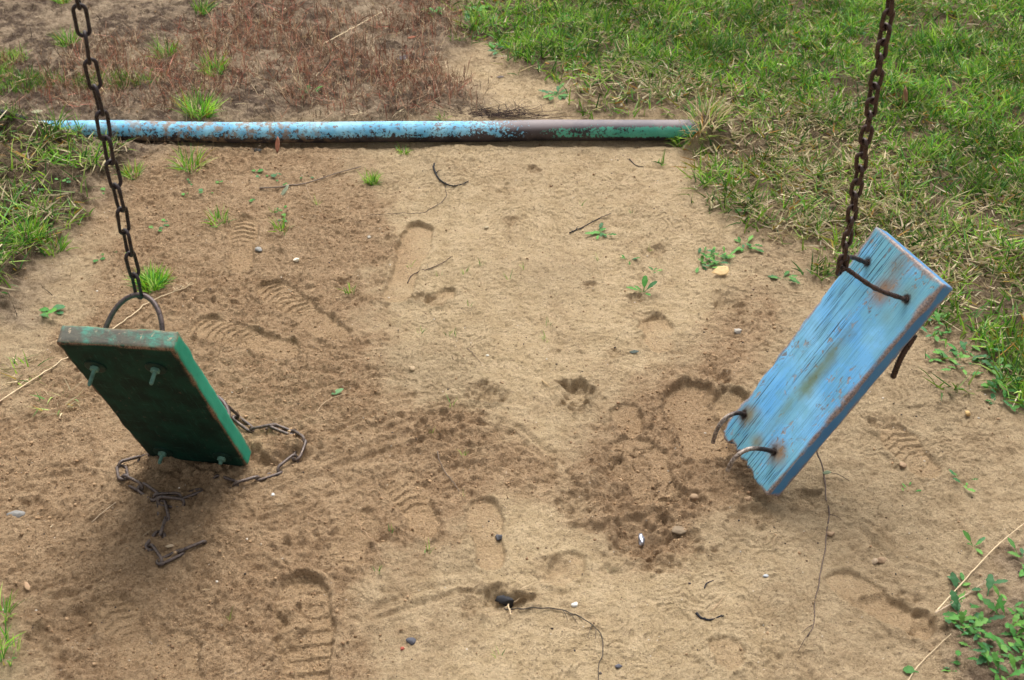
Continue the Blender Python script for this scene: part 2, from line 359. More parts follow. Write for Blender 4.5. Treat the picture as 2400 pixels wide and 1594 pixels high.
def mat_chain(nm, c1, c2, c3, rust=.5, polish=.0):
    m = NT(nm); P = m.obj(); a = m.noise(P, 90, 5, .7); b = m.noise(P, 420, 3, .7)
    c = m.mix(m.ramp(a, .38, .62), c1, c2); c = m.mix(m.math('MULTIPLY', m.ramp(b, .55, .7), rust), c, c3)
    return m.fin(c, m.ramp(a, .2, .9), m.bump(b, .8, .0008, m.bump(a, .5, .0015)), .5, .35)
M['chain_dark'] = mat_chain('dark_rusty_steel', (.012, .008, .009), (.030, .020, .022), (.07, .04, .03))
M['chain_brown'] = mat_chain('brown_rusty_steel', (.028, .015, .011), (.065, .035, .026), (.13, .06, .035), .6)
M['hoop'] = mat_chain('hoop_steel', (.055, .038, .036), (.10, .07, .065), (.14, .08, .05))
M['chain_sandy'] = mat_chain('sandy_steel', (.055, .040, .036), (.11, .082, .070), (.33, .23, .14), .9)
def mat_worn():
    m = NT('worn_bar_steel'); P = m.obj(); a = m.noise(P, 160, 4, .7); at = m.attr('Col').outputs['Color']
    c = m.mix(m.ramp(a, .4, .6), m.mix(1.0, at, (.35, .3, .28), 'MULTIPLY'), at)
    return m.fin(c, .5, m.bump(a, .7, .0012), .5, .3)
M['worn'] = mat_worn()

def mat_board(nm, kind):
    m = NT(nm); P = m.obj(); X = m.sep(P); u, v, ww = X[0], X[1], X[2]
    edge = m.attr('edge').outputs['Fac']; end = m.attr('end').outputs['Fac']; face = m.attr('face').outputs['Fac']
    grain = m.noise(m.mapv(P, (2.2, 75, 30)), 1.6, 6, .65, .6)
    grain2 = m.noise(m.mapv(P, (5, 260, 40)), 1.5, 4, .6, .3)
    mot = m.noise(P, 14, 5, .65); fin_ = m.noise(P, 240, 3, .7); chip = m.noise(m.mapv(P, (1, 1.7, 1)), 60, 5, .65, .5); big = m.noise(P, 6, 3, .5)
    if kind == 'blue':
        base = m.mix(m.ramp(big, .35, .65), (.13, .43, .80), (.24, .56, .83))
        uend = m.math('MAXIMUM', m.ramp(u, .33, .46), m.ramp(u, .12, .03))
        teal = m.math('MULTIPLY', uend, m.ramp(mot, .25, .55))
        base = m.mix(m.math('MULTIPLY', teal, .85), base, (.135, .37, .44))
        base = m.mix(m.math('MULTIPLY', m.ramp(mot, .42, .62), .65), base, (.17, .42, .52))
        wood = m.mix(m.ramp(grain, .4, .6), (.17, .15, .14), (.38, .30, .24))
        # grain cracks open in the left half of the board
        zone = m.math('MULTIPLY', m.ramp(v, .125, .06), m.ramp(m.noise(m.mapv(P, (3, 9, 1)), 2.5, 3), .38, .55))
        zone = m.math('MAXIMUM', zone, m.math('MULTIPLY', m.ramp(u, .1, .02), .9))
        crack = m.math('MULTIPLY', m.ramp(grain2, .575, .62), zone)
        crackw = m.math('MULTIPLY', m.ramp(grain, .59, .64), m.math('MULTIPLY', zone, .8))
        lines = m.math('MULTIPLY', m.ramp(grain2, .46, .60), .40)
        c = m.mix(lines, base, (.07, .20, .36))
        c = m.mix(crack, c, (.03, .06, .09)); c = m.mix(crackw, c, (.06, .10, .13))
        ch = m.math('MULTIPLY', m.ramp(chip, .55, .61), m.math('MULTIPLY', m.ramp(m.noise(m.mapv(P, (.8, 1.6, 1), (3, 0, 0)), 9, 3), .47, .58), .85))
        c = m.mix(ch, c, wood)
        # rust run in the middle and around each hole, whose dark ring also paints in recess shade
        warp = m.math('MULTIPLY_ADD', m.math('SUBTRACT', mot, .5), .05, 0.0)
        def spot(pu, pv, r0, r1, col, st, su=1.0):
            nonlocal c
            q = m.mapv(P, (su, 1, 0), (-pu*su, -pv, 0)); d = m.dist(q, (0, 0, 0)); d = m.math('ADD', d, warp)
            c = m.mix(m.math('MULTIPLY', m.ramp(d, r1, r0), st), c, col)
        spot(.235, .100, .000, .028, (.15, .20, .11), .9, .22); spot(.15, .095, .000, .022, (.14, .26, .22), .7, .25); spot(.075, .036, .004, .036, (.22, .17, .07), .85); spot(.07, .146, .004, .034, (.24, .14, .06), .9)
        spot(.05, .088, .0, .026, (.20, .17, .08), .8); spot(.43, .100, .0, .036, (.26, .15, .08), .95, .7); spot(.455, .145, .0, .035, (.17, .24, .17), .55)
        spot(.385, .105, .003, .009, (.085, .06, .06), .95); spot(.48, .09, .0, .035, (.20, .17, .12), .6, .7); spot(.40, .14, .0, .03, (.17, .28, .24), .45)
        for pu, pv in ((.069, .028), (.065, .136), (.447, .034), (.447, .151)): spot(pu, pv, .004, .012, (.03, .018, .014), 1.0)
        # long edge and underside get a deeper blue that paints in their shade
        side = m.math('SUBTRACT', 1.0, face)
        c = m.mix(m.math('MULTIPLY', side, .9), c, m.mix(m.ramp(mot, .3, .7), (.035, .15, .34), (.055, .20, .40)))
        ew = m.math('MULTIPLY', edge, m.ramp(m.noise(P, 38, 5, .7), .30, .50))
        c = m.mix(m.math('MULTIPLY', ew, .9), c, m.mix(m.ramp(fin_, .4, .6), (.20, .13, .10), (.38, .26, .20)))
        c = m.mix(m.math('MULTIPLY', m.ramp(fin_, .62, .72), .35), c, (.06, .12, .16))
        hb = m.math('SUBTRACT', m.math('MULTIPLY', fin_, .25), m.math('ADD', m.math('MULTIPLY', crack, 1.0), m.math('MULTIPLY', ch, .4)))
        b = m.bump(hb, .9, .0012, m.bump(grain, .35, .0012))
        return m.fin(c, .62, b, .3)
    else:
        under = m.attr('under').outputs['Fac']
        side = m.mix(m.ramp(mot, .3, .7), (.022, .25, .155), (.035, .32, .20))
        dark = m.mix(m.ramp(mot, .35, .65), (.0008, .013, .008), (.002, .036, .022))  # underside shade is put into this much deeper green
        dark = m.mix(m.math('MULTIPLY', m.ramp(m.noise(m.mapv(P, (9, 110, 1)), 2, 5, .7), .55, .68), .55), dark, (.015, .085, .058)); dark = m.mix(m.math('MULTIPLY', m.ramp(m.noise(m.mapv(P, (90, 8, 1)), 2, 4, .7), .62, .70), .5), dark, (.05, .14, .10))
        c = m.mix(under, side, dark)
        c = m.mix(m.math('MULTIPLY', m.math('MULTIPLY', m.ramp(chip, .64, .68), under), .6), c, (.09, .065, .045))
        gr = m.noise(m.mapv(P, (1, 30, 90)), 3, 4, .6)
        endc = m.mix(m.ramp(mot, .50, .66), (.115, .11, .088), (.08, .27, .20))
        endc = m.mix(m.math('MULTIPLY', m.ramp(gr, .42, .66), .65), endc, (.075, .08, .068))
        endc = m.mix(m.math('MULTIPLY', m.ramp(chip, .60, .68), .8), endc, (.42, .33, .22))
        c = m.mix(end, c, endc)
        ew = m.math('MULTIPLY', edge, m.ramp(m.noise(P, 30, 5, .7), .34, .50))
        c = m.mix(m.math('MULTIPLY', ew, m.math('MULTIPLY_ADD', end, -.6, .9)), c, m.mix(m.ramp(fin_, .4, .6), (.12, .065, .04), (.27, .16, .095)))
        c = m.mix(m.math('MULTIPLY', m.ramp(fin_, .62, .74), .35), c, (.02, .05, .04))
        b = m.bump(fin_, .5, .0010, m.bump(grain, .25, .0010))
        return m.fin(c, .75, b, .22)
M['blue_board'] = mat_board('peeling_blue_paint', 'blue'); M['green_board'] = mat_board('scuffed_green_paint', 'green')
def mat_pipe():
    m = NT('flaking_pipe_paint'); P = m.obj(); X = m.sep(P); x, z = X[0], X[2]
    n = m.noise(P, 120, 5, .75, .4); n2 = m.noise(P, 14, 4, .6); n3 = m.noise(m.mapv(P, (.25, 1, 1)), 55, 4, .7); nn = m.noise(P, 400, 2)
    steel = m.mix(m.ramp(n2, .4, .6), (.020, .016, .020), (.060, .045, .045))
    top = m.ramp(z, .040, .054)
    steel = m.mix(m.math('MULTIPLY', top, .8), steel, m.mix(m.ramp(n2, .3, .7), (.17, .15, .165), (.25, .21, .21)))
    steel = m.mix(m.math('MULTIPLY', m.ramp(n, .58, .68), .6), steel, (.16, .09, .055))
    blue = m.mix(m.ramp(n2, .35, .65), (.12, .38, .58), (.28, .58, .72))
    green = m.mix(m.ramp(n2, .35, .65), (.05, .28, .20), (.09, .36, .25))
    # how much paint is left: little low down, bared further to paint in underside shade, blue on the left run, green low on the right run
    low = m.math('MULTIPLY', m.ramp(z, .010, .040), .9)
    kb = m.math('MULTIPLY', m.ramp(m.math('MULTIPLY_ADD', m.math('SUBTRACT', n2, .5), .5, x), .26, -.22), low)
    kb = m.math('ADD', kb, m.math('MULTIPLY', m.math('SUBTRACT', n3, .5), .9)); kb = m.math('ADD', kb, m.math('MULTIPLY', m.math('SUBTRACT', n, .5), 3.0))
    kb = m.ramp(kb, .66, .72)
    kg = m.math('MULTIPLY', m.ramp(m.math('MULTIPLY_ADD', m.math('SUBTRACT', n2, .5), .5, x), -.05, .35), m.math('MULTIPLY', m.ramp(z, .012, .026), m.ramp(z, .056, .042)))
    kg = m.math('ADD', kg, m.math('MULTIPLY', m.math('SUBTRACT', n3, .5), .7)); kg = m.math('ADD', kg, m.math('MULTIPLY', m.math('SUBTRACT', n, .5), 3.0))
    kg = m.ramp(kg, .64, .72)
    c = m.mix(kg, steel, green); c = m.mix(kb, c, blue)
    # soil stuck to the top on the left
    dirt = m.math('MULTIPLY', m.ramp(m.noise(P, 40, 5, .7), .46, .58), m.math('MULTIPLY', m.ramp(x, -.35, -.65), m.ramp(x, -1.25, -.95)))
    c = m.mix(m.math('MULTIPLY', dirt, .85), c, (.24, .16, .10))
    c = m.mix(m.math('MULTIPLY', m.ramp(nn, .6, .72), .25), c, (.12, .08, .06))
    hb = m.math('ADD', kb, kg)
    return m.fin(c, .62, m.bump(n, .4, .001, m.bump(hb, .7, .0006)), .35)
M['pipe'] = mat_pipe()
def flat(nm, c, r=.8, metal=0.0, sp=.3):
    m = NT(nm); n = m.noise(m.obj(), 90, 4); return m.fin(m.mix(m.ramp(n, .35, .65), c, tuple(k*.6 for k in c)), r, m.bump(m.noise(m.obj(), 300, 3), .5, .0008), sp, metal)
M['nut'] = flat('green_nut_paint', (.12, .25, .19), .6, .0, .4); M['frame'] = flat('frame_paint', (.12, .3, .5), .6)
M['foil'] = flat('crumpled_foil', (.50, .52, .60), .3, .8); M['black'] = flat('blackened_steel', (.012, .010, .010), .7)

# ------------------------------------------------------------------ ground sheet
def lines(a, b, st, far, g=1.22):
    L = list(np.arange(a, b+1e-9, st)); s = st; v = L[-1]
    while v < far: s *= g; v += s; L.append(v)
    s = st; v = L[0]; pre = []
    while v > -far: s *= g; v -= s; pre.append(v)
    return np.array(pre[::-1]+L)
gx = lines(-1.72, 1.72, .0028, 60); gy = lines(1.38, 4.3, .0028, 60)
XX, YY = np.meshgrid(gx, gy); xf = XX.ravel(); yf = YY.ravel()
hh, turf, lg, st_, hum, rough, damp, flatm = hgt(xf, yf, True)
nx, ny = len(gx), len(gy); ii = (np.arange(ny-1)[:, None]*nx+np.arange(nx-1)[None]).ravel()
quads = np.stack([ii, ii+1, ii+nx+1, ii+nx], 1)
loz = masks(xf, yf)[4]
g = mesh('ground', np.stack([xf, yf, hh], 1), quads, M['soil'], attrs=dict(veg=np.maximum(turf, lg)*.85, loose=np.clip(rough*.30+loz*.65, 0, 1), hum=hum, damp=damp, flat=flatm, pale=np.clip(ss(.10, -.08, poly_sd(xf, yf, PALE)+fbm(xf, yf, .09, 4, 3)*.16)+ss(.03, -.03, np.hypot((xf-gxy(1170, 225)[0])/1.6, yf-gxy(1170, 225)[1])-.16+fbm(xf, yf, .06, 3, 2)*.08), 0, 1)))
tag(g, kind='structure')
del XX, YY, quads
# sampled height field for the many small things
HX = np.arange(-1.9, 1.9, .006); HY = np.arange(1.2, 4.7, .006); hxm, hym = np.meshgrid(HX, HY); HF = hgt(hxm.ravel(), hym.ravel()).reshape(hxm.shape)
def hq(x, y):
    i = np.clip(((x-HX[0])/.006).astype(int), 0, len(HX)-1); j = np.clip(((y-HY[0])/.006).astype(int), 0, len(HY)-1); return HF[j, i]

# ------------------------------------------------------------------ pipe on the ground
P = smooth_path(PIPE_P, 160); P[:, 2] = np.interp(P[:, 0], [PIPE_X[0], PIPE_X[0]+.25, PIPE_X[-1]], [.024, .030, .029])+vn(P[:, 0], P[:, 0]*0, .22, 3)*.004; P[:, 1] += vn(P[:, 0], P[:, 0]*0+5, .30, 4)*.010; Vp, Fp = tube(P, .0285, 28)
Vp = Vp+np.stack([0*Vp[:, 0], 0*Vp[:, 0], fbm(Vp[:, 0], Vp[:, 1], .3, 2, 3)*.003], 1)
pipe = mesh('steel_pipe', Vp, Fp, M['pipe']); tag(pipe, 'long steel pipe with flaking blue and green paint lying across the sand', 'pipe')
V2, F2 = tube(smooth_path([G(-330, 222, .14), G(-30, 262, .08), G(58, 284, .03)], 20), .013, 16)
tag(mesh('bar_end', V2, F2, M['black']), 'black metal bar end sticking in from the left edge above the grass', 'metal bar')

# ------------------------------------------------------------------ chain links
def link_mesh(L, W, r, name, mat, wob=0.0):
    # stadium ring in local XZ, long axis Z
    n = 10; s = (L-W)/2; Rr = W/2-r; pts = []
    for a in np.linspace(0, math.pi, n): pts.append((Rr*math.cos(a), 0, s+Rr*math.sin(a)))
    for t in (.5,): pts.append((-Rr, 0, s*(1-2*t)))
    for a in np.linspace(math.pi, 2*math.pi, n): pts.append((Rr*math.cos(a), 0, -s+Rr*math.sin(a)))
    pts.append((Rr, 0, 0))
    pts = np.array(pts); rr = r*(1+R.normal(0, wob, len(pts)))
    V, Fc = tube(pts, rr, 9, closed=True)
    me = bpy.data.meshes.new(name); me.from_pydata(V.tolist(), [], Fc); me.update(); me.polygons.foreach_set('use_smooth', [True]*len(Fc)); me.materials.append(mat); return me
def put_link(me, parent, a, b, ang, name='link', ref=None):
    a = Vector(a); b = Vector(b); z = (b-a).normalized(); ref = Vector(ref) if ref is not None else Vector((0, -1, 0))
    x = z.cross(ref).normalized(); y = z.cross(x)
    ca, sa = math.cos(ang), math.sin(ang); X = x*ca+y*sa; Y = z.cross(X)
    o = bpy.data.objects.new(name, me); COL.objects.link(o); o.parent = parent
    Mx = Matrix((X, Y, z)).transposed().to_4x4(); Mx.translation = (a+b)/2
    o.matrix_parent_inverse = Matrix.Identity(4); o.matrix_basis = parent.matrix_world.inverted() @ Mx if False else Mx
    return o
def hanging(parent, apex, pitch, me_list, nl, angf, top=2.32):
    ch = bpy.data.objects.new('chain', None); COL.objects.link(ch); ch.parent = parent; ch.empty_display_size = .02
    z = apex[2]; i = 0; x, y = apex[0], apex[1]
    while z < top:
        ox = .0012*math.sin(i*1.7); a = (x+ox, y, z); b = (x-ox, y, z+pitch)
        put_link(random.choice(me_list), ch, a, b, angf(i)); z += pitch; i += 1
    return ch

# ------------------------------------------------------------------ boards
def board(name, L, W, T, quad, mat, parent, kind):
    # dense rounded box, local u length, v width, w thickness 0..-T ; quad warps the outline
    nu, nv, nw = int(L/.004), int(W/.004), max(8, int(T/.004)); pts = {}; V = []; Fc = []
    def vid(i, j, k):
        key = (i, j, k)
        if key not in pts: pts[key] = len(V); V.append((i/nu, j/nv, k/nw))
        return pts[key]
    for i in range(nu):
        for j in range(nv):
            Fc.append((vid(i, j, 0), vid(i+1, j, 0), vid(i+1, j+1, 0), vid(i, j+1, 0))); Fc.append((vid(i, j, nw), vid(i, j+1, nw), vid(i+1, j+1, nw), vid(i+1, j, nw)))
    for i in range(nu):
        for k in range(nw):
            Fc.append((vid(i, 0, k), vid(i, 0, k+1), vid(i+1, 0, k+1), vid(i+1, 0, k))); Fc.append((vid(i, nv, k), vid(i+1, nv, k), vid(i+1, nv, k+1), vid(i, nv, k+1)))
    for j in range(nv):
        for k in range(nw):
            Fc.append((vid(0, j, k), vid(0, j+1, k), vid(0, j+1, k+1), vid(0, j, k+1))); Fc.append((vid(nu, j, k), vid(nu, j, k+1), vid(nu, j+1, k+1), vid(nu, j+1, k)))
    A = np.array(V); U = A[:, 0]*L; Vv = A[:, 1]*W; Ww = A[:, 2]*T       # Ww = depth below the front face
    # distances to the box faces
    du = np.minimum(U, L-U); dv = np.minimum(Vv, W-Vv); dw = np.minimum(Ww, T-Ww)
    Q = np.stack([U, Vv, Ww], 1); rad = (.0038 if kind == 'blue' else .006)*(1+1.1*fbm(U*1.0+Ww, Vv+Ww*3, .03, 3, 4))
    ctr = np.array([L/2, W/2, T/2]); hs_ = ctr[None]-rad[:, None]; d = Q-ctr; cl = np.clip(d, -hs_, hs_); e = d-cl; en = np.linalg.norm(e, axis=1)
    Q = np.where(en[:, None] > 1e-9, ctr+cl+e/np.maximum(en, 1e-9)[:, None]*rad[:, None], Q)
    ds = np.sort(np.stack([du, dv, dw], 1), 1)
    wear = (np.where(Vv > W*.6, .0095, .006) if kind == 'blue' else .0052)*(1+1.2*fbm(U, Vv+Ww, .05, 3, 6)); edge = 1-ss(wear*.5, wear, ds[:, 1])
    if kind == 'blue':
        # worn notches along the left long edge, splintered lower end, skewed upper end
        k = np.exp(-(Vv/.03)**2); nt_ = (np.clip(vn(U, U*0, .035, 3)+.05, 0, .4)*.012+.003*(vn(U, U*0, .012, 4)))*k*ss(L, L-.1, U); Q[:, 1] += nt_
        q_ = np.floor(Vv/.0085).astype(int); jag = TB[2][q_ % 512, 7]*.014*ss(W*.82, W*.5, Vv)+vn(Vv, Ww, .02, 3)*.006
        Q[:, 0] += jag*ss(.06, 0, U)*(1-.3*Ww/T)
        Q[:, 2] += (.0008*fbm(U*.3, Vv, .012, 3, 8))*(Ww < 1e-6)
    # warp outline
    a = Q[:, 0]/L; b = Q[:, 1]/W; BL, BR, TL, TR = [np.array(t) for t in quad]
    UV = (1-a)[:, None]*((1-b)[:, None]*BL+b[:, None]*BR)+a[:, None]*((1-b)[:, None]*TL+b[:, None]*TR)
    VV = np.stack([UV[:, 0], UV[:, 1], -Q[:, 2]], 1)
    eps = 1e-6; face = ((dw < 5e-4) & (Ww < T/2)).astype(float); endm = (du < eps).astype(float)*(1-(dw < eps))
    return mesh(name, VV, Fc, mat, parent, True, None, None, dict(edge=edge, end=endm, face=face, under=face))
def frame_matrix(P0, U, V, N):
    Mx = Matrix((Vector(U), Vector(V), Vector(N))).transposed().to_4x4(); Mx.translation = Vector(P0); return Mx

# --- blue swing: front (upper) face looks at the camera
U = np.array([.53, .187, .827]); V = np.array([.426, -.902, -.069]); N = np.cross(V, U); N /= np.linalg.norm(N); U /= np.linalg.norm(U); V = np.cross(U, N)
P0b = np.array([.406, 1.993, .043])
swb = empty('swing', (0, 0, 0), 'blue painted swing hanging from one brown chain, tipped on end with bent rod hooks', 'swing', 'broken swings hanging by one chain')
root_loc = np.array([.48, 1.85, 0.0])
seat = board('seat', .51, .188, .036, [(.000, .006), (-.003, .184), (.508, -.002), (.511, .190)], M['blue_board'], swb, 'blue')
seat['label'] = 'peeling sky blue wooden board with rust stains'
seat.matrix_basis = frame_matrix(P0b, U, V, N)
def Lb(u, v, n=0.0): return P0b+U*u+V*v+N*n
def ribbed(P, r, k=10, rib=.16, pitch=.0065, colf=None):
    P = np.asarray(P); s = np.concatenate([[0], np.cumsum(np.linalg.norm(np.diff(P, axis=0), axis=1))])
    return tube(P, r*(1+rib*(np.sin(s/pitch*2*math.pi) > .2)), k)
A = in_plane((2033, 617), P0b, U, V); B = in_plane((2125, 703), P0b, U, V); mid = (A+B)/2
apex = in_plane((1974, 626), mid, N, U)
legA = smooth_path([A-N*.03, A, A+N*.05+(apex-A)*.12, apex+(A-apex)*.12+N*.002, apex, apex+(B-apex)*.10, in_plane((2052, 676), mid*.4+B*.6, N, U), B+N*.004, B-N*.03], 110)
bb = Buf(); bb.add(*ribbed(legA, .0042)); o = bb.build('shackle', M['chain_brown'], swb); o['label'] = 'rusty ribbed rod bent into a loop through the blue board'
hookcol = lambda t: (.03, .02, .018) if t < .35 else (.30, .25, .21)
for hole, path in (((1745, 972), [(1728, 968), (1706, 976), (1688, 994), (1677, 1016), (1671, 1037)]), ((1815, 1060), [(1790, 1053), (1758, 1052), (1733, 1064), (1715, 1083), (1705, 1104)])):
    hp = in_plane(hole, P0b, U, V); side = in_plane(hole, P0b, U, V)
    pts = [hp-N*.03, hp]+[in_plane(p, hp, N, U) for p in path]; pts = smooth_path(pts, 60)
    V_, F_ = ribbed(pts, np.linspace(.0046, .0040, 60), 10, .07); cc = np.array([hookcol(i/60) for i in range(60)]).repeat(10, 0)
    k = np.clip((np.arange(60)/60-.38)*8, 0, 1); base = np.array([.04, .026, .022]); top = np.array([.36, .30, .25]); cc = (base[None]*(1-k[:, None])+top[None]*k[:, None]).repeat(10, 0)
    o = mesh('hook', V_, F_, M['worn'], swb, True, cc); o['label'] = 'bent worn rod end sticking out of the lower blue board'
# the same rods clenched behind the board
for u0, v0, du_ in ((.22, .12, -.05),):
    a = in_plane((2112, 838), P0b-N*.050, U, V); b = in_plane((2093, 884), P0b-N*.075, U, V)
    pts = smooth_path([a+N*.012+U*.05, a, b], 30); bb = Buf(); bb.add(*ribbed(pts, .0052)); o = bb.build('rod_tail', M['chain_brown'], swb); o['label'] = 'rusty ribbed rod end under the blue board'
lk = [link_mesh(.0392, .0225, .0037, 'short_link', M['chain_brown'], .05) for _ in range(3)]
jit = [random.uniform(-.5, .5) for _ in range(110)]
hanging(swb, apex+np.array([0, 0, -.0035]),   .0252, lk, 0, lambda i: (i % 2)*math.pi/2+.25+jit[i]*.9)
put_link(lk[0], swb, apex+np.array([-.004, 0, -.014]), apex+np.array([.0, 0, .016]), .8, 'link')

# --- green swing: underside looks at the camera
U = -np.array([.102, .38, -.919]); V = np.array([.985, -.17, .039]); U /= np.linalg.norm(U); N = np.cross(V, U); N /= np.linalg.norm(N)
if N[1] > 0: N = -N
V = V-U*(V@U); V /= np.linalg.norm(V)
P0g = np.array([-.723, 1.961, -.002])
swg = empty('swing', (0, 0, 0), 'dark green swing hanging from one dark chain, its lower end resting in the sand', 'swing', 'broken swings hanging by one chain')
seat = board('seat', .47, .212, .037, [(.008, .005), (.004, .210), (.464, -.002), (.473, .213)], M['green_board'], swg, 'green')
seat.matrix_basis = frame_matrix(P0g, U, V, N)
seat['label'] = 'dark green wooden board with worn grey end'
def bolt(px, big, parent):
    c = in_plane(px, P0g, U, V); a = Buf()
    # washer, six-sided nut, threaded end
    def cyl(d0, d1, r, k):
        ang = np.linspace(0, 2*math.pi, k, endpoint=False); rg = lambda d, rr: c+N*d+rr*(np.cos(ang)[:, None]*U+np.sin(ang)[:, None]*V)
        Vc = np.vstack([rg(d0, r), rg(d1, r), rg(d1+.0006, r*.9)]); Fc = []
        for i in range(2):
            for q_ in range(k): Fc.append((i*k+q_, i*k+(q_+1) % k, (i+1)*k+(q_+1) % k, (i+1)*k+q_))
        Fc.append(tuple(range(2*k, 3*k))); return Vc, Fc
    wsh = Buf(); wsh.add(*cyl(-.001, .0025, .019, 28)); ow = wsh.build('washer', M['washer'], parent, False)
    nb = Buf(); nb.add(*cyl(.003, .009, .0082, 6)); nb.build('nut', M['nut'], ow, False)
    rod = Buf(); dirr = N*1.0
    s = np.linspace(0, 1, 24); pts = c+N*(.009+big*s)[:, None]; rod.add(*tube(pts, .0036*(1+.10*np.sin(s*60))*np.where(s > .93, .7, 1), 10)); rod.build('bolt_end', M['nut'], ow)
M['washer'] = flat('dark_green_washer', (.004, .028, .019), .6)
for px, big in (((224, 858), .030), ((366, 862), .024), ((382, 1058), .018), ((521, 1070), .008)): bolt(px, big, swg)
def ubolt(pa, pb, apx, parent, label, apex3=None):
    A = in_plane(pa, P0g, U, V)-N*.030; B = in_plane(pb, P0g, U, V)-N*.030; mid = (A+B)/2
    ap = in_plane(apx, mid, -N, U) if apex3 is None else apex3
    d = ap-mid; hw = (B-A)/2; pts = [A, A+N*0-d*0.0]; pts = []
    for t in np.linspace(0, math.pi, 31): pts.append(mid-hw*math.cos(t)+d*(math.sin(t)**.85))
    o = Buf(); o.add(*tube(np.array(pts), .0046, 12)); oo = o.build('shackle', M['hoop'], parent); oo['label'] = label; return ap
apg = ubolt((224, 858), (366, 862), (325, 691), swg, 'round steel hoop above the worn end of the green board')
lowmid = (in_plane((382, 1058), P0g, U, V)+in_plane((521, 1070), P0g, U, V))/2
apl = ubolt((382, 1058), (521, 1070), None, swg, 'steel hoop behind the buried end of the green board', lowmid-N*.13)
ll = [link_mesh(.0562, .0245, .0032, 'long_link', M['chain_dark'], .05) for _ in range(3)]
nvis = 13
def ang_g(i):
    tw = np.interp(i, [0, 6, 9, 12, 14, 60], [.85, .80, .55, .15, .0, 0]); return (i % 2)*math.pi/2+tw+.1*math.sin(i*2.3)
hanging(swg, apg+np.array([0, 0, -.0035]), .0445, ll, 0, lambda i: ang_g(i)+math.pi/2)
# fallen chain, in two runs showing above the sand
fc = bpy.data.objects.new('fallen_chain', None); COL.objects.link(fc); fc.parent = swg; fc['label'] = 'broken chain lying half buried in the sand below the green board'
sl_ = [link_mesh(.0575, .0245, .0033, 'sandy_link', M['chain_sandy'], .06) for _ in range(3)]
def lay(path, start=None, sink=None, i0=0, flatfirst=True):
    P = [on_ground(*p) for p in path]
    if start is not None: P = [start]+P
    P = np.array(P); D = smooth_path(P, 600); s = np.concatenate([[0], np.cumsum(np.linalg.norm(np.diff(D, axis=0), axis=1))]); pos = 0; i = i0; pitch = .0455
    while pos+pitch <= s[-1]:
        a = np.array([np.interp(pos, s, D[:, k]) for k in range(3)]); b = np.array([np.interp(pos+pitch, s, D[:, k]) for k in range(3)])
        if not (start is not None and pos < .12):
            up = .0006+random.uniform(-.0024, .0018)
            a[2] = max(gz(a[0], a[1]), a[2]-.004)+up; b[2] = max(gz(b[0], b[1]), b[2]-.004)+up
        tilt = (.35 if i % 2 == 0 else 1.15)*random.choice((-1, 1))+random.uniform(-.15, .15)
        put_link(random.choice(sl_), fc, a, b, tilt, 'link', ref=(0, 0, 1)); pos += pitch; i += 1
lay([(553, 982), (600, 1012), (655, 1008), (700, 1030), (710, 1062), (672, 1098), (610, 1122), (560, 1138), (520, 1128), (495, 1115)], apl)
lay([(372, 1068), (318, 1080), (285, 1092), (290, 1122), (325, 1150), (375, 1168), (425, 1165), (478, 1142)])
lay([(425, 1178), (385, 1176), (376, 1200), (392, 1240), (352, 1262), (362, 1312), (400, 1316), (440, 1285), (500, 1262)], i0=1)

# --- the swing frame overhead, outside the picture
fr = empty('swing_stand', (0, 1.92, 0), 'blue steel stand rising over the two broken swings', 'swing stand')
for nm, pts in (('top_bar', [(-1.95, 0, 2.34), (1.95, 0, 2.34)]), ('post', [(-1.95, 0, 2.33), (-2.15, -.75, -.05)]), ('post', [(-1.95, 0, 2.33), (-2.15, .9, -.05)]),
                ('post', [(1.95, 0, 2.33), (2.15, -.75, -.05)]), ('post', [(1.95, 0, 2.33), (2.15, .9, -.05)])):
    b_ = Buf(); b_.add(*tube(np.array(pts, float), .030, 20)); b_.build(nm, M['frame'], fr)

# ------------------------------------------------------------------ grass blades
GREENS = np.array([(.125, .310, .025), (.210, .430, .035), (.045, .170, .022), (.290, .480, .045), (.150, .340, .090), (.38, .50, .13)]); STRAW = np.array([(.55, .43, .26), (.66, .54, .35), (.40, .30, .18), (.50, .42, .22)])
YEL = np.array([(.40, .27, .035), (.30, .26, .04), (.42, .20, .03)])
def blades(x, y, z, ln, wd, lean, az, curve, col, seg=3, twistv=None):
    n = len(x); t = np.linspace(0, 1, seg+1); V = np.zeros((n, seg+1, 2, 3)); ca, sa = np.cos(az), np.sin(az)
    px_ = np.zeros(n); pz = np.zeros(n); ang = lean.copy()
    side = np.stack([-sa, ca, np.zeros(n)], 1)
    if twistv is None: twistv = R.uniform(-1.2, 1.2, n)
    for i in range(seg+1):
        wv = wd*(1-.15*t[i])*(1-t[i]**2.2)+wd*.03
        c = np.stack([x+px_*ca, y+px_*sa, z+pz], 1)
        dirn = np.stack([np.sin(ang)*ca, np.sin(ang)*sa, np.cos(ang)], 1); up = np.cross(dirn, side)
        tw = twistv*(1+.6*t[i]); sd = side*np.cos(tw)[:, None]+up*np.sin(tw)[:, None]
        V[:, i, 0] = c-sd*wv[:, None]/2; V[:, i, 1] = c+sd*wv[:, None]/2
        px_ = px_+np.sin(ang)*ln/seg; pz = pz+np.cos(ang)*ln/seg; ang = ang+curve/seg
    V = V.reshape(-1, 3); base = (np.arange(n)*(seg+1)*2)[:, None, None]; k = np.arange(seg)[None, :, None]*2
    Fq = (base+k+np.array([0, 1, 3, 2])[None, None]).reshape(-1, 4)
    cc = col[:, None, None, :]*np.ones((1, seg+1, 2, 1)); cc = cc.reshape(-1, 3); return V, Fq, cc
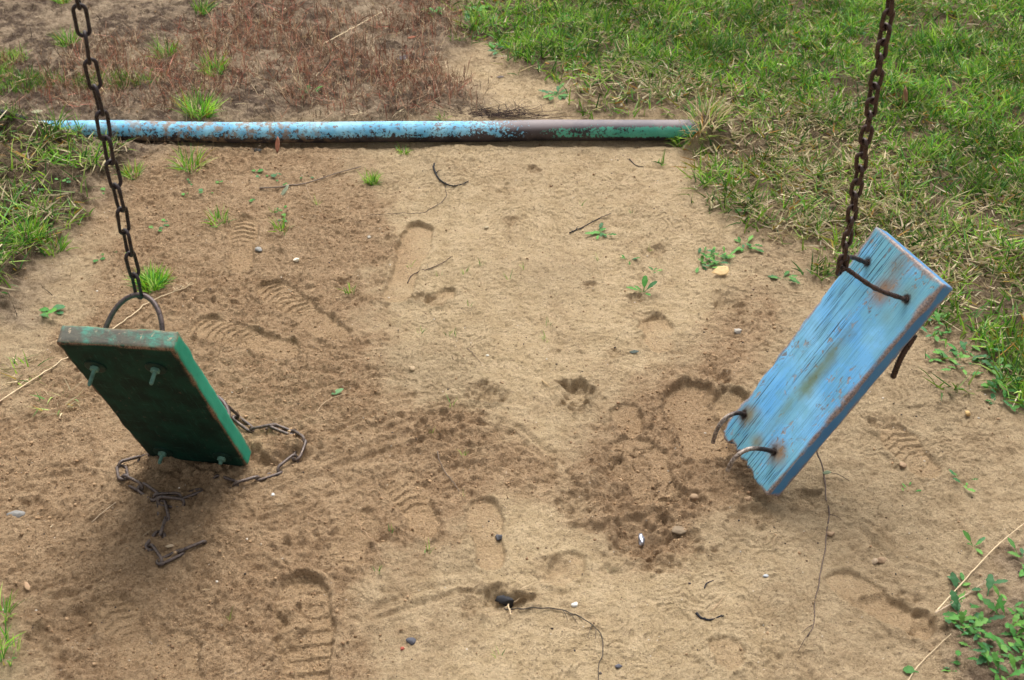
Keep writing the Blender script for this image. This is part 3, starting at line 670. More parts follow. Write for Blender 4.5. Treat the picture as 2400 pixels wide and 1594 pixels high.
def pick(n, pg, py, gsh=None):
    u = R.random(n); c = np.where((u < pg)[:, None], GREENS[R.integers(0, 6, n)], np.where((u < pg+py)[:, None], YEL[R.integers(0, 3, n)], STRAW[R.integers(0, 4, n)]))
    return c*R.uniform(.65, 1.3, n)[:, None], u
def field(name, n, box, dens, label, pgf, lnr, wdr, mat, leanr, clump=.035, seed=3, py=.06):
    x = R.uniform(box[0], box[1], n); y = R.uniform(box[2], box[3], n)
    # gather round random centres so the sward reads as tufts
    cxg = np.floor(x/clump); cyg = np.floor(y/clump); jx = TB[seed][cxg.astype(int) & 511, cyg.astype(int) & 511]; jy = TB[seed+1][cxg.astype(int) & 511, cyg.astype(int) & 511]
    k = R.uniform(0, 1, n)**.7; x = x*(1-k*.55)+(cxg+jx)*clump*k*.55; y = y*(1-k*.55)+(cyg+jy)*clump*k*.55
    d = dens(x, y); keep = R.random(n) < d; x, y = x[keep], y[keep]; n = len(x)
    pg = pgf(x, y); u = R.random(n); green = u < pg; yel = (~green) & (R.random(n) < py/(1-pg+.05))
    tone = (vn(x, y, .12, 5)+vn(x, y, .04, 6)*.8+.9)[:, None]
    col = np.where(green[:, None], GREENS[R.integers(0, 6, n)]*np.clip(tone, .55, 1.35), np.where(yel[:, None], YEL[R.integers(0, 3, n)], STRAW[R.integers(0, 4, n)]))*R.uniform(.6, 1.3, n)[:, None]
    ln = R.uniform(lnr[0], lnr[1], n)*np.clip(.75+.8*(vn(x, y, .10, 7)+.3), .5, 1.5)*np.where(green, 1, .85); wd = R.uniform(wdr[0], wdr[1], n)
    lean = np.where(green, R.uniform(leanr[0], leanr[1], n), R.uniform(.9, 1.65, n)); curve = np.where(green, R.uniform(-.1, 1.1, n), R.uniform(-.5, .5, n))
    z = hq(x, y)-.002+np.where(green, 0, R.uniform(0, .012, n)); V, Fq, cc = blades(x, y, z, ln, wd, lean, R.uniform(0, 2*math.pi, n), curve, col)
    o = mesh(name, V, Fq, mat, None, False, cc); tag(o, label, 'grass', kind='stuff'); return n
DRYP = [(1280, 190), (1500, 170), (1750, 200), (1950, 260), (2080, 350), (2180, 430), (2400, 480), (2400, 700), (2150, 760), (1960, 660), (1780, 560), (1660, 430), (1560, 360), (1600, 290), (1350, 270)]
def turf_d(x, y):
    m = masks(x, y)[0]; bare = ss(.12, .26, fbm(x, y, .16, 3, 10)); return np.clip(m*1.15-.08, 0, 1)*(1-.75*bare)
def turf_g(x, y):
    sd = poly_sd(x, y, DRYP)+fbm(x, y, .2, 3, 2)*.22; return np.clip(.36+.46*ss(-.14, .12, sd), .25, .84)
field('turf_grass', 160000, (-.25, 2.15, 2.0, 4.75), turf_d, 'green and straw coloured turf covering the ground at right', turf_g, (.020, .064), (.0024, .0050), M['blade'], (.1, 1.35))
def left_d(x, y):
    m = masks(x, y); return np.clip(m[1]*1.1-.05, 0, 1)*(.15+.85*ss(-.12, .2, vn(x, y, .11, 4)))
field('edge_grass', 24000, (-2.0, -.9, 2.2, 3.9), left_d, 'dark green and withered grass along the left edge', lambda x, y: np.clip(.62+.7*vn(x, y, .15, 3), .3, .9), (.03, .09), (.0024, .0048), M['blade'], (.2, 1.35))
GP = [(0, 215, .16, .05), (70, 205, .12, .05), (135, 215, .10, .04), (260, 205, .10, .04), (285, 215, .08, .04), (20, 150, .05, .06), (5, 330, .07, .10), (-20, 190, .15, .05)]
def patch_d(x, y):
    d = np.zeros_like(x)
    for px, py, rx, ry in GP:
        c = gxy(px, py); d = np.maximum(d, ss(1.2, .3, np.hypot((x-c[0])/rx, (y-c[1])/ry)+vn(x, y, .04, 3)))
    return d
field('fresh_grass', 42000, (-2.0, -.9, 2.9, 4.4), patch_d, 'bright green grass patches growing among dead stems at upper left', lambda x, y: np.full_like(x, .9), (.025, .06), (.0015, .0028), M['blade'], (.1, .9))

# dead reddish stems
def stems(name, n, label, box, dens, cols, lnr, r, branch=5):
    x = R.uniform(box[0], box[1], n); y = R.uniform(box[2], box[3], n); keep = R.random(n) < dens(x, y); x, y = x[keep], y[keep]; n = len(x); z = hq(x, y)
    az = R.uniform(0, 2*math.pi, n); lean = R.uniform(.05, 1.3, n); ln = R.uniform(*lnr, n)*R.uniform(.5, 1, n); col = np.array(cols)[R.integers(0, len(cols), n)]*R.uniform(.6, 1.3, n)[:, None]
    cv = R.uniform(-.8, .8, n); parts = [blades(x, y, z, ln, np.full(n, r), lean, az, cv, col, 4)]
    for b in range(branch):
        t = R.uniform(.15, .9, n); bx = x+np.sin(lean+cv*t*.5)*ln*t*np.cos(az); by = y+np.sin(lean+cv*t*.5)*ln*t*np.sin(az); bz = z+np.maximum(np.cos(lean+cv*t*.5), 0)*ln*t
        parts.append(blades(bx, by, bz, ln*R.uniform(.15, .5, n), np.full(n, r*.75), np.clip(lean+R.uniform(-.9, .9, n), 0, 1.6), az+R.uniform(-1.4, 1.4, n), R.uniform(-1, 1, n), col*R.uniform(.8, 1.2, n)[:, None], 2))
    off = 0; Vs = []; Fs = []; Cs = []
    for V_, F_, C_ in parts: Vs.append(V_); Fs.append(F_+off); Cs.append(C_); off += len(V_)
    o = mesh(name, np.concatenate(Vs), np.concatenate(Fs), M['dry'], None, False, np.concatenate(Cs)); return tag(o, label, 'dead plants', kind='stuff')
def stem_d(x, y):
    m = masks(x, y)[2]; k = ss(-.22, .12, fbm(x, y, .17, 3, 5)); return m*(.12+.88*k)
RED = [(.46, .17, .11), (.50, .28, .18), (.30, .15, .09), (.56, .40, .26), (.16, .085, .06), (.70, .55, .36), (.34, .21, .13), (.22, .12, .08)]
stems('dead_stems', 19000, 'tangled reddish brown dead weed stems behind the left half of the pipe', (-2.0, .05, 3.0, 4.5), stem_d, RED, (.025, .085), .0019)
BROWN = [(.20, .13, .08), (.32, .22, .14), (.52, .40, .26), (.09, .06, .04)]
def lit_d(x, y):
    m = masks(x, y); d = y-np.interp(x, PIPE_X, PIPE_Y); return np.clip(.30*m[3]+.22*m[1]+.85*np.exp(-((d-.07)/.05)**2)*ss(0, -.2, x-.0)+.8*np.exp(-((d+.05)/.05)**2)*ss(-.55, -.9, x)+.10*m[0], 0, 1)
stems('withered_litter', 9000, 'withered brown plant litter strewn behind and around the left end of the pipe', (-2.0, .3, 2.4, 4.5), lit_d, BROWN, (.02, .06), .0017, 2)
stems('long_dead_stems', 1700, 'long curved pale and pinkish dead weed stems above the left half of the pipe', (-2.0, .1, 3.0, 4.5), stem_d, [(.62, .38, .26), (.72, .56, .36), (.56, .22, .16), (.58, .32, .22)], (.06, .16), .0021, 1)
# ------------------------------------------------------------------ tufts of grass, one object each
def tuft(px, py, rad, n, ln, label, group=None, green=.93, lean=(.05, 1.0), wd=(.0018, .0034), name='grass_tuft', bright=1.2):
    c = on_ground(px, py, -.001); a = R.uniform(0, 2*math.pi, n); q_ = rad*np.sqrt(R.random(n)); x = q_*np.cos(a); y = q_*np.sin(a)
    col, u = pick(n, green, .05); l = R.uniform(.5, 1, n)*ln; az = a+R.normal(0, .7, n)
    z = hq(x+c[0], y+c[1])-c[2]-.001
    V_, F_, C_ = blades(x, y, z, l, R.uniform(*wd, n), R.uniform(*lean, n), az, R.uniform(0, .9, n), col*bright)
    o = mesh(name, V_, F_, M['blade'], None, False, C_, tuple(c)); tag(o, label, 'grass tuft', group); return o
TG = 'grass tufts growing in the bare soil'
tuft(1645, 322, .055, 260, .075, 'straw and green grass tuft covering the right end of the pipe', TG, green=.4, lean=(.2, 1.4), wd=(.0024, .0045))
tuft(100, 325, .04, 50, .05, 'withered grass tuft covering the left end of the pipe', TG, green=.35, lean=(.3, 1.4), wd=(.0020, .004))
for a in [(360, 668, .030, 260, .055, 'dense bright green grass tuft just right of the dark chain above the green board'),
          (870, 428, .016, 70, .045, 'small spiky green grass tuft beside the grey twig below the pipe'),
          (445, 395, .026, 60, .075, 'tall loose green grass tuft in front of the pipe near the dark chain'),
          (310, 412, .022, 80, .045, 'low dark green grass tuft tucked right behind the dark chain'),
          (468, 268, .036, 190, .085, 'wide fresh green grass tuft standing directly behind the pipe'),
          (500, 172, .028, 110, .075, 'bright grass tuft surrounded by red dead stems at upper left'),
          (390, 128, .028, 90, .075, 'thin grass tuft in dead stems above and left of its neighbour'),
          (160, 103, .024, 90, .065, 'small grass tuft just left of the dark chain near the top'),
          (150, 8, .022, 60, .05, 'grass tuft cut by the top edge near the dark chain'),
          (472, 28, .022, 60, .07, 'pale wispy grass tuft on bare soil near the top edge'),
          (515, 520, .022, 40, .05, 'sparse yellowish grass tuft on loose brown soil at left'),
          (660, 540, .018, 24, .045, 'very thin grass tuft with pale bent blades on brown soil'),
          (945, 358, .012, 26, .035, 'tiny grass tuft just in front of the pipe middle'),
          (895, 325, .010, 18, .05, 'few grass blades rising against the blue pipe'),
          (125, 590, .030, 60, .06, 'grass tuft at the edge of withered grass on the left side'),
          (60, 560, .035, 120, .07, 'large dark grass tuft among straw at the left side'),
          (1310, 190, .016, 30, .045, 'grass tuft on sand at the turf corner behind the pipe'),
          (1040, 280, .012, 16, .03, 'short grass sprigs against the back of the pipe'),
          (1600, 330, .022, 60, .06, 'grass tuft hanging over the right end of the pipe'),
          (-12, 1540, .04, 90, .06, 'blurred bright grass tuft at the lower left corner'), (2, 1440, .02, 40, .05, 'small bright grass tuft on the left edge near the bottom'),
          (820, 695, .010, 12, .035, 'wispy grass sprig on the boundary of brown and pale sand'), (135, 940, .04, 40, .045, 'withered curled grass tuft left of the green board'),
          (60, 870, .04, 50, .05, 'straw coloured curled grass tuft at the left edge beside the green board')]:
    kw = {}
    if 'withered' in a[5] and 'curled' in a[5] or 'straw coloured' in a[5]: kw = dict(green=.25, lean=(.8, 1.5))
    tuft(*a, TG, bright=1.5 if 'bright' in a[5] or 'fresh' in a[5] else 1.2, **kw)
SEED = [(1090, 640), (1127, 622), (1230, 630), (1195, 655), (1403, 610), (1100, 720), (1280, 798), (1062, 790), (1050, 785), (985, 780), (960, 625), (1030, 645), (1058, 955), (1010, 1020), (1085, 1165), (1085, 1070),
        (920, 1250), (1003, 1295), (885, 1340), (1170, 1540), (1520, 590), (1480, 500), (1285, 760), (1430, 1340), (640, 500), (745, 480), (540, 1450), (1360, 480)]
for px, py in SEED:
    tuft(px, py, .006, random.randint(3, 7), random.uniform(.018, .032), 'tiny green grass seedling sprouting from open sand', 'tiny grass seedlings in the open sand', 1.0, (.05, .6), (.0010, .0018), 'grass_seedling')

# ------------------------------------------------------------------ broad leaved weeds
def leaf_geo(c, az, elev, L, Wd, lobes, col, buf, curl=.5, stalk=.25):
    n = 12; t = np.linspace(0, 1, n); prof = np.where(t < stalk, .09, np.sin(np.clip((t-stalk)/(1-stalk), 0, 1)*math.pi*.97)**.7*(1-.18*t)); prof = prof*(1+lobes*.30*np.sin(t*26+az*3)*(t > stalk))+.03
    prof[-1] = .02; e = elev+0*t; xx = np.cumsum(np.cos(elev-curl*t)/n)*L; zz = np.cumsum(np.sin(elev-curl*t)/n)*L
    ca, sa = math.cos(az), math.sin(az); V_ = []
    for i in range(n):
        for s_, dz in ((-1, .18), (0, 0), (1, .18)):
            V_.append(c+np.array([xx[i]*ca-s_*prof[i]*Wd/2*sa, xx[i]*sa+s_*prof[i]*Wd/2*ca, zz[i]+abs(s_)*dz*prof[i]*Wd/2+.0006*math.sin(i*2+s_)]))
    Fc = []
    for i in range(n-1):
        for k in (0, 1): Fc.append((i*3+k, i*3+k+1, (i+1)*3+k+1, (i+1)*3+k))
    buf.add(V_, Fc, col)
WG = np.array([(.060, .220, .035), (.095, .270, .045), (.050, .170, .055), (.13, .31, .05)])
def weed(px, py, n, L, label, spread=0.0, lobes=.6, elev=(.15, .8), Wr=.29, name='weed', cat='weed', group='broad leaved weeds', tint=1.0):
    c = on_ground(px, py); o = empty(name, tuple(c), label, cat, group)
    parts = Buf(); k = 0
    for i in range(n):
        az = i*2.4+random.uniform(-.5, .5); off = np.array([random.uniform(-1, 1)*spread, random.uniform(-1, 1)*spread*.8, 0])
        p = off.copy(); p[2] = float(hq(np.array([c[0]+off[0]]), np.array([c[1]+off[1]]))[0])-c[2]+.001
        l = L*random.uniform(.55, 1.1); b = Buf() if n <= 16 else parts
        leaf_geo(p, az, random.uniform(*elev), l, l*Wr*random.uniform(.8, 1.2), lobes, WG[random.randrange(4)]*random.uniform(.75, 1.25)*tint, b)
        if n <= 16: b.build('leaf', M['leaf'], o)
    if n > 16:
        V_, F_, C_ = parts.arrays(); bpy.data.objects.remove(o); o = mesh(name, V_, F_, M['leaf'], None, True, C_, tuple(c)); tag(o, label, cat, group)
    return o
weed(1675, 612, 46, .034, 'dense leafy weed clump on sand just behind the yellow leaf', .042, .6, (.2, 1.0))
weed(1752, 578, 16, .036, 'leafy weed at the turf border right of the dense clump', .018, .5)
weed(1508, 690, 5, .045, 'weed with three pale green pointed leaves standing alone on the sand', 0, .3, (.5, 1.0))
weed(1478, 612, 5, .030, 'small lobed weed on sand above the lone weed', .012, .7)
weed(1530, 640, 4, .024, 'tiny two leaf weed between sand weeds', .01, .2)
weed(1410, 548, 14, .034, 'flat rosette weed beside the black twig in the middle sand', .012, .9, (.05, .6))
weed(1835, 655, 6, .040, 'spreading jagged weed on bare soil left of the blue board', .008, .9, (.15, .6))
weed(1735, 475, 6, .034, 'round leaved weed at the lower turf border', .018, .1, (.1, .5), .6)
weed(1755, 498, 4, .030, 'round leaved weed just below its twin at the turf border', .014, .1, (.1, .5), .6)
weed(1305, 225, 12, .050, 'dandelion rosette on sand behind the right part of the pipe', .01, 1.0, (.15, .7), .3)
weed(1105, 30, 9, .065, 'broad pale leaf plantain at the top beside the turf', .02, .1, (.1, .7), .5)
weed(1010, 35, 12, .040, 'low leafy weed in dead stems near the top', .03, .4)
weed(1160, 120, 10, .045, 'leafy weed on the turf corner above the sand patch', .02, .4)
for i in range(13):
    t = i/12; weed(2165+190*t+random.uniform(-25, 25), 745+170*t+random.uniform(-35, 35), 7, .040, 'leafy weed in the mat along the turf edge beside the blue board', .016, .6, group='leafy weeds matted along the lower turf edge')
weed(2215, 850, 10, .032, 'small weed on bare soil below the weed mat', .035, .5)
weed(2365, 930, 14, .036, 'small weed at the right edge below the turf', .04, .5)
weed(2335, 1490, 85, .042, 'large bright leafy weed clump at the lower right corner', .075, 1.0, (.2, 1.1), .30, tint=.95)
weed(2395, 1580, 50, .040, 'bright leafy weed cut by the lower right corner', .06, 1.0, (.2, 1.1), .30, tint=.95)
weed(2290, 1400, 14, .045, 'leafy weed below the long pale straw', .04, .6, tint=.95)
weed(2280, 1285, 5, .036, 'slender upright weed with narrow leaves in soil at right', 0, .0, (.4, 1.1))
weed(2395, 1315, 8, .036, 'weed on the right edge above the corner clump', .02, .5)
weed(2262, 1138, 7, .026, 'small weed sprig on soil right of the blue board', .016, .5)
weed(2125, 1148, 4, .018, 'very small weed sprig on soil below the blue board side', .012, .3)
weed(2200, 1580, 6, .030, 'flat small weed at the bottom edge near the corner clump', .03, .2, (.1, .4), .6)
weed(118, 742, 6, .040, 'round leaved weed above the green board at left', .022, .1, (.2, .8), .6)
weed(720, 222, 7, .040, 'grey green weed among the dead stems behind the pipe', .02, .4)
weed(280, 595, 2, .022, 'tiny round green leaf pair beside the dark chain', .01, 0, (.1, .4), .7)
for px, py, nl in ((640, 415, 4), (660, 430, 3), (715, 418, 3), (655, 490, 4), (520, 430, 3), (430, 455, 4), (445, 430, 3), (480, 455, 3), (600, 408, 3), (380, 525, 4), (365, 540, 3), (240, 605, 3), (590, 470, 3), (665, 515, 4), (250, 450, 3), (150, 420, 4), (200, 390, 4), (90, 450, 4)):
    weed(px, py, nl, random.uniform(.014, .024), 'tiny round leaved sprout in brown soil in front of the left part of the pipe', .012, .1, (.1, .6), .65, 'sprout', 'sprout', 'tiny sprouts in the brown soil')

# ------------------------------------------------------------------ twigs, roots, straws
def strand(name, cat, label, px, r, col, lift=.002, group=None, wob=0, k=7, mat='twig', branches=(), free=None):
    pts = []
    for i, p in enumerate(px):
        q_ = on_ground(p[0], p[1], (p[2] if len(p) > 2 else lift)); pts.append(q_)
    n = max(24, 8*len(px)); S = smooth_path(pts, n)
    if wob: S[:, :2] += np.stack([vn(np.arange(n)*1., np.arange(n)*0., 3, 2), vn(np.arange(n)*1., np.arange(n)*0.+9, 3, 4)], 1)*wob
    S[:, 2] = np.maximum(S[:, 2], hq(S[:, 0], S[:, 1])+lift*.6)
    rr = np.linspace(r, r*.55, n)*(1+.18*np.array([random.uniform(-1, 1) for _ in range(n)])); b = Buf(); b.add(*tube(S, rr, k), col)
    for (t, dx, dy, dz, l) in branches:
        i = int(t*(n-1)); a = S[i]; e_ = a+np.array([dx, dy, dz])*l; m_ = (a+e_)/2+np.array([0, 0, l*.12]); b.add(*tube(smooth_path([a, m_, e_], 8), np.linspace(r*.5, r*.25, 8), 5), col)
    c = S[n//2]; o = b.build(name, M[mat], None, True, tuple(c)); tag(o, label, cat, group); return o
ST = (.72, .56, .36)
strand('straw', 'straw', 'long pale dry straw with seed head passing behind the green board', [(-60, 985), (60, 905), (150, 848), (285, 757), (345, 715), (400, 690), (455, 672)], .0017, ST, .004,
       branches=[(.86+.015*i, .5*(-1)**i, .5, .3, .016) for i in range(9)])
strand('straw', 'straw', 'pale straight straw lying in dead stems near the top', [(760, 112), (830, 74), (895, 38)], .0018, (.80, .64, .42), .014)
strand('straw', 'straw', 'long pale dry stalk reaching in from the right edge at lower right', [(2190, 1441), (2255, 1370), (2335, 1285), (2420, 1215)], .0013, ST, .006)
strand('straw', 'straw', 'thin pale stalk with seed tip forking off the lower right stalk', [(2190, 1442), (2260, 1400), (2335, 1352)], .0012, (.55, .42, .30), .005, branches=[(.8+.03*i, .5, .5*(-1)**i, .3, .012) for i in range(6)])
strand('straw', 'straw', 'thin pale straw at the bottom edge left of the corner weeds', [(2120, 1610), (2155, 1560), (2228, 1490)], .0010, ST, .004)
strand('straw', 'straw', 'short pale straw on the soil below the green board', [(215, 1225), (240, 1205), (272, 1182)], .0012, (.55, .42, .28), .003)
strand('straw', 'straw', 'thin curved pale straw right of the green board top', [(742, 968), (762, 945), (800, 930), (840, 925)], .0009, (.5, .36, .22), .003)
strand('straw', 'straw', 'pale broken straw rising from the charcoal lump', [(1197, 1448), (1192, 1408), (1212, 1390), (1250, 1374), (1297, 1372)], .0013, (.60, .45, .28), .008, branches=[(.2, -.6, -.5, .1, .02), (.3, -.3, -.9, .1, .022)])
strand('straw', 'straw', 'very short tan straw bit on the pale sand below the middle', [(1270, 895), (1288, 908)], .0013, (.60, .42, .22), .002)
strand('straw', 'straw', 'thin tan straw over black bark at the bottom', [(1668, 1436), (1700, 1398)], .0009, (.50, .34, .20), .004)
strand('twig', 'twig', 'grey brown twig lying on soil in front of the pipe', [(608, 444), (660, 440), (720, 430), (790, 408), (846, 394)], .0022, (.22, .17, .13), .003, branches=[(.3, .6, -.5, .1, .03)])
strand('twig', 'twig', 'thick black curved root fragment on the pale sand below the pipe', [(1018, 386), (1017, 400), (1030, 425), (1055, 437), (1080, 437), (1098, 427)], .0028, (.030, .028, .027), .003,
       branches=[(.3, .5, .3, .2, .03), (.9, .5, .3, .0, .02), (.5, .4, -.5, .1, .02)])
strand('root', 'root', 'thin winding root running from the black root fragment over the sand', [(1044, 437), (1045, 462), (1020, 485), (985, 500), (920, 503), (855, 507)], .0009, (.09, .07, .055), .001, wob=.006)
strand('twig', 'twig', 'straight black twig behind the flat rosette weed', [(1335, 547), (1360, 538), (1395, 518), (1432, 502)], .0018, (.03, .026, .026), .003, branches=[(.2, .4, .8, .1, .02)])
strand('twig', 'twig', 'thin forked brown twig across the plain footprint', [(955, 665), (968, 645), (1005, 632), (1035, 620), (1057, 603)], .0013, (.11, .075, .055), .002, branches=[(.5, -.1, 1, .1, .018), (.6, -.6, -.8, .0, .02), (.3, .8, -.3, .0, .03)])
strand('root', 'root', 'long dark root hanging to the ground and running down below the blue board', [(1905, 1066, .03), (1925, 1105, .012), (1935, 1150), (1942, 1200), (1937, 1240), (1932, 1290), (1922, 1350), (1912, 1410), (1905, 1460), (1895, 1490)], .0017, (.12, .085, .065), .0006, wob=.006,
       branches=[(.15, .8, -.3, -.1, .06), (.35, .7, -.5, 0, .03), (.9, -.8, -.6, 0, .03), (.95, -.6, -.9, 0, .05)])
strand('root', 'root', 'thin black arching root from the charcoal lump to the bottom edge', [(1180, 1428), (1230, 1428), (1290, 1428), (1340, 1440), (1385, 1465), (1408, 1492), (1413, 1530), (1404, 1565), (1400, 1615)], .0013, (.085, .07, .055), .003, wob=.004,
       branches=[(.33, .3, -.9, 0, .028), (.36, .5, -.9, 0, .03), (.52, -.3, -1, 0, .03), (.55, -.1, -1, 0, .022)])
strand('twig', 'twig', 'black curved bark strip near the bottom centre right', [(1632, 1438), (1645, 1450), (1668, 1453), (1696, 1444)], .0024, (.03, .03, .034), .001)
strand('twig', 'twig', 'small black hooked twig above the black bark strip', [(1651, 1380), (1656, 1368), (1672, 1361)], .0015, (.04, .036, .038), .001)
strand('twig', 'twig', 'thin grey stem bent over in the loose soil at centre', [(1025, 1070), (1040, 1105), (1060, 1130), (1075, 1155)], .0012, (.20, .15, .11), .004, wob=.004)
strand('root', 'root', 'hair thin pale root on the sand left of the bottom centre', [(835, 1212), (850, 1245), (880, 1280), (893, 1315), (925, 1335)], .0008, (.42, .28, .17), .001, wob=.008)
strand('twig', 'twig', 'thin twig on sand just left of the flat damp patch', [(1096, 818), (1110, 833), (1128, 852)], .0009, (.3, .22, .15), .002)
strand('twig', 'twig', 'short dark twig in sand below the pipe at right', [(1275+200, 372), (1490, 388), (1508, 392)], .0016, (.07, .055, .05), .001)
strand('straw', 'straw', 'fine straw lying below the grey twig in brown soil', [(715, 430), (730, 470), (755, 502)], .0009, (.42, .30, .19), .001)
# knot of black roots behind the pipe
b = Buf(); c0 = on_ground(1160, 272)
for i in range(110):
    a = random.uniform(-.25, math.pi*.85); l = random.uniform(.03, .17); x0 = c0+np.array([random.uniform(-.1, .12), random.uniform(-.02, .02), .002]); pts = [x0]
    for s_ in range(4): a += random.uniform(-.5, .5); x0 = x0+np.array([math.cos(a), math.sin(a)*.6, random.uniform(-.05, .14)])*l/4; x0[2] = max(x0[2], float(hq(x0[:1], x0[1:2])[0])+.001); pts.append(x0)
    b.add(*tube(smooth_path(pts, 9), np.linspace(.0009, .0004, 9), 4), (.055, .036, .032) if i % 3 else (.13, .085, .06))
tag(b.build('root_tangle', M['twig'], None, True, tuple(c0)), 'tangle of thin black roots on sand just behind the middle of the pipe', 'roots')

# ------------------------------------------------------------------ stones, clods, litter
import bmesh
def ico(sub):
    bm = bmesh.new(); bmesh.ops.create_icosphere(bm, subdivisions=sub, radius=1); V_ = np.array([v.co[:] for v in bm.verts]); F_ = [tuple(v.index for v in f.verts) for f in bm.faces]; bm.free(); return V_, F_
I3 = ico(3); I1 = ico(1)
def rock(name, cat, label, px, py, size, col, flatz=.6, sink=.3, sharp=.35, group=None, mat='stone'):
    V_ = I3[0].copy(); s = random.random()*50
    nse = np.array([fbm(np.array([v[0]*2+s]), np.array([v[1]*2+v[2]*1.7]), 1.0, 3, 3)[0] for v in V_]); V_ *= (1+sharp*nse)[:, None]
    for _ in range(13):
        d = R.normal(size=3); d /= np.linalg.norm(d); h_ = random.uniform(.5, .85); t = V_@d; V_ -= np.maximum(t-h_, 0)[:, None]*d*.9
    sc = np.array([size*random.uniform(.85, 1.15), size*random.uniform(.7, 1), size*flatz]); V_ *= sc; c = on_ground(px, py); c[2] += size*flatz*(1-2*sink)
    o = mesh(name, V_, I3[1], M[mat], None, True, np.tile(col, (len(V_), 1)), tuple(c)); return tag(o, label, cat, group)
rock('pebble', 'pebble', 'round grey pebble in the loose brown soil at left of the footprints', 607, 588, .0095, (.30, .29, .27))
rock('pebble', 'pebble', 'cream white angular pebble above the ribbed footprints', 694, 611, .0085, (.75, .66, .50))
rock('pebble', 'pebble', 'dark grey rounded pebble near the bottom left of centre', 963, 1505, .0095, (.085, .085, .10), .7)
rock('pebble', 'pebble', 'small brick red pebble touching the dark grey pebble', 943, 1522, .005, (.35, .09, .06))
rock('pebble', 'pebble', 'small white pebble on the bottom centre sand', 1346, 1418, .0065, (.75, .72, .66))
rock('pebble', 'pebble', 'light grey oval pebble at the lower right of centre', 1795, 1352, .0062, (.38, .40, .42))
rock('pebble', 'pebble', 'tan yellow cube shaped pebble at right below the blue board', 2267, 975, .0085, (.50, .33, .14), .8, .15, .15)
rock('pebble', 'pebble', 'dark round pebble near the thin black arching root', 1450, 1562, .0065, (.10, .10, .12))
rock('stone', 'stone', 'flat grey brown stone beside the foil scrap', 1588, 1247, .018, (.21, .155, .10), .35, .42, .6)
rock('stone', 'stone', 'flat pale grey stone at the left edge below the green board', 38, 1208, .020, (.22, .21, .195), .3, .35, .8)
rock('stone', 'stone', 'pale grey crumbly lump on sand left of the blue board', 1727, 778, .011, (.36, .32, .27), .5, .35, .8)
rock('clod', 'clod', 'tan soil clod in the shallow hollow at sand centre', 966, 865, .009, (.42, .31, .19))
rock('pebble', 'pebble', 'pale rounded pebble on sand above the plain footprint', 1140, 535, .006, (.50, .41, .27))
rock('pebble', 'pebble', 'grey flat pebble left of the plain footprint', 865, 557, .007, (.36, .32, .26), .4)
rock('stone', 'stone', 'tan stone in the sand below the flat grey brown stone', 2050, 1318, .009, (.36, .27, .18))
rock('charcoal', 'charcoal', 'black crumbly charcoal lump in the pit at the bottom centre', 1186, 1405, .015, (.028, .028, .032), .8, .25, .9)
rock('charcoal', 'charcoal', 'small grey black cinder below the round heel print', 1172, 1262, .010, (.09, .09, .10), .6, .2, .9)
rock('pebble', 'pebble', 'tiny white pebble at the centre of the pale sand', 1142, 834, .0045, (.80, .76, .66))
rock('pebble', 'pebble', 'tiny shiny white pebble right of the chain loop', 640, 1161, .0045, (.78, .76, .72))
for i, (px, py, nm) in enumerate(((1755, 1172, 'beneath the low tip of the blue board'), (2115, 1092, 'right of the lower blue board'), (1945, 1253, 'beside the long dark root'), (2065, 1312, 'behind the gouge at lower right'), (1625, 1168, 'on the rim of the cracked mud'))):
    rock('clod', 'clod', 'brown soil clod '+nm, px, py, .010, (.34, .23, .14), .6, .3, .5)
V_ = I3[0].copy(); V_ *= (1+.7*np.array([fbm(np.array([v[0]*1.5+3]), np.array([v[1]*1.5+v[2]*2]), 1.0, 3, 3)[0] for v in V_]))[:, None]; V_ *= np.array([.006, .013, .006]); c = on_ground(1503, 1270, .008)
tag(mesh('foil_scrap', V_, I3[1], M['foil'], None, True, np.ones((len(V_), 3)), tuple(c)), 'crumpled silver foil scrap in the pit at lower centre', 'foil')
def fallen(px, py, pts, col, label, tilt=(.25, -.15), name='fallen_leaf', lift=.004, sc=1.0, rot=0.0):
    c = on_ground(px, py, lift); pts = np.array(pts, float)*sc; ca, sa = math.cos(rot), math.sin(rot); pts = pts@np.array([[ca, sa], [-sa, ca]])
    n = len(pts); ctr = pts.mean(0); rings = [ctr+(pts-ctr)*k for k in (1, .66, .33)]; V_ = []; Fc = []
    for side_ in (0, -.0005):
        for rg in rings: V_ += [(p[0], p[1], p[0]*tilt[0]+p[1]*tilt[1]+3.5*np.sum((p-ctr)**2)/.02*.02+.0006*math.sin(p[0]*400)+side_) for p in rg]
        V_.append((ctr[0], ctr[1], ctr[0]*tilt[0]+ctr[1]*tilt[1]+side_))
    m_ = 3*n+1
    for s_ in (0, 1):
        o_ = s_*m_
        for r_ in (0, 1):
            for i in range(n): f = (o_+r_*n+i, o_+r_*n+(i+1) % n, o_+(r_+1)*n+(i+1) % n, o_+(r_+1)*n+i); Fc.append(f if s_ == 0 else f[::-1])
        for i in range(n): f = (o_+2*n+i, o_+2*n+(i+1) % n, o_+3*n); Fc.append(f if s_ == 0 else f[::-1])
    for i in range(n): Fc.append((i, m_+i, m_+(i+1) % n, (i+1) % n))
    o = mesh(name, V_, Fc, M['leaf'], None, True, np.tile(col, (len(V_), 1)), tuple(c)); return tag(o, label, 'leaf')
LEAF = [(-.022, -.004), (-.012, .006), (-.004, .013), (.010, .013), (.018, .008), (.019, -.004), (.013, -.011), (-.002, -.012), (-.012, -.008)]
fallen(1688, 645, LEAF, (.80, .55, .27), 'pale yellow orange fallen leaf in front of the dense weed clump', (.1, .35), sc=1.0, lift=.012)
SM = [(-.012, 0), (-.005, .004), (.002, .005), (.009, .003), (.013, 0), (.006, -.004), (-.004, -.004)]
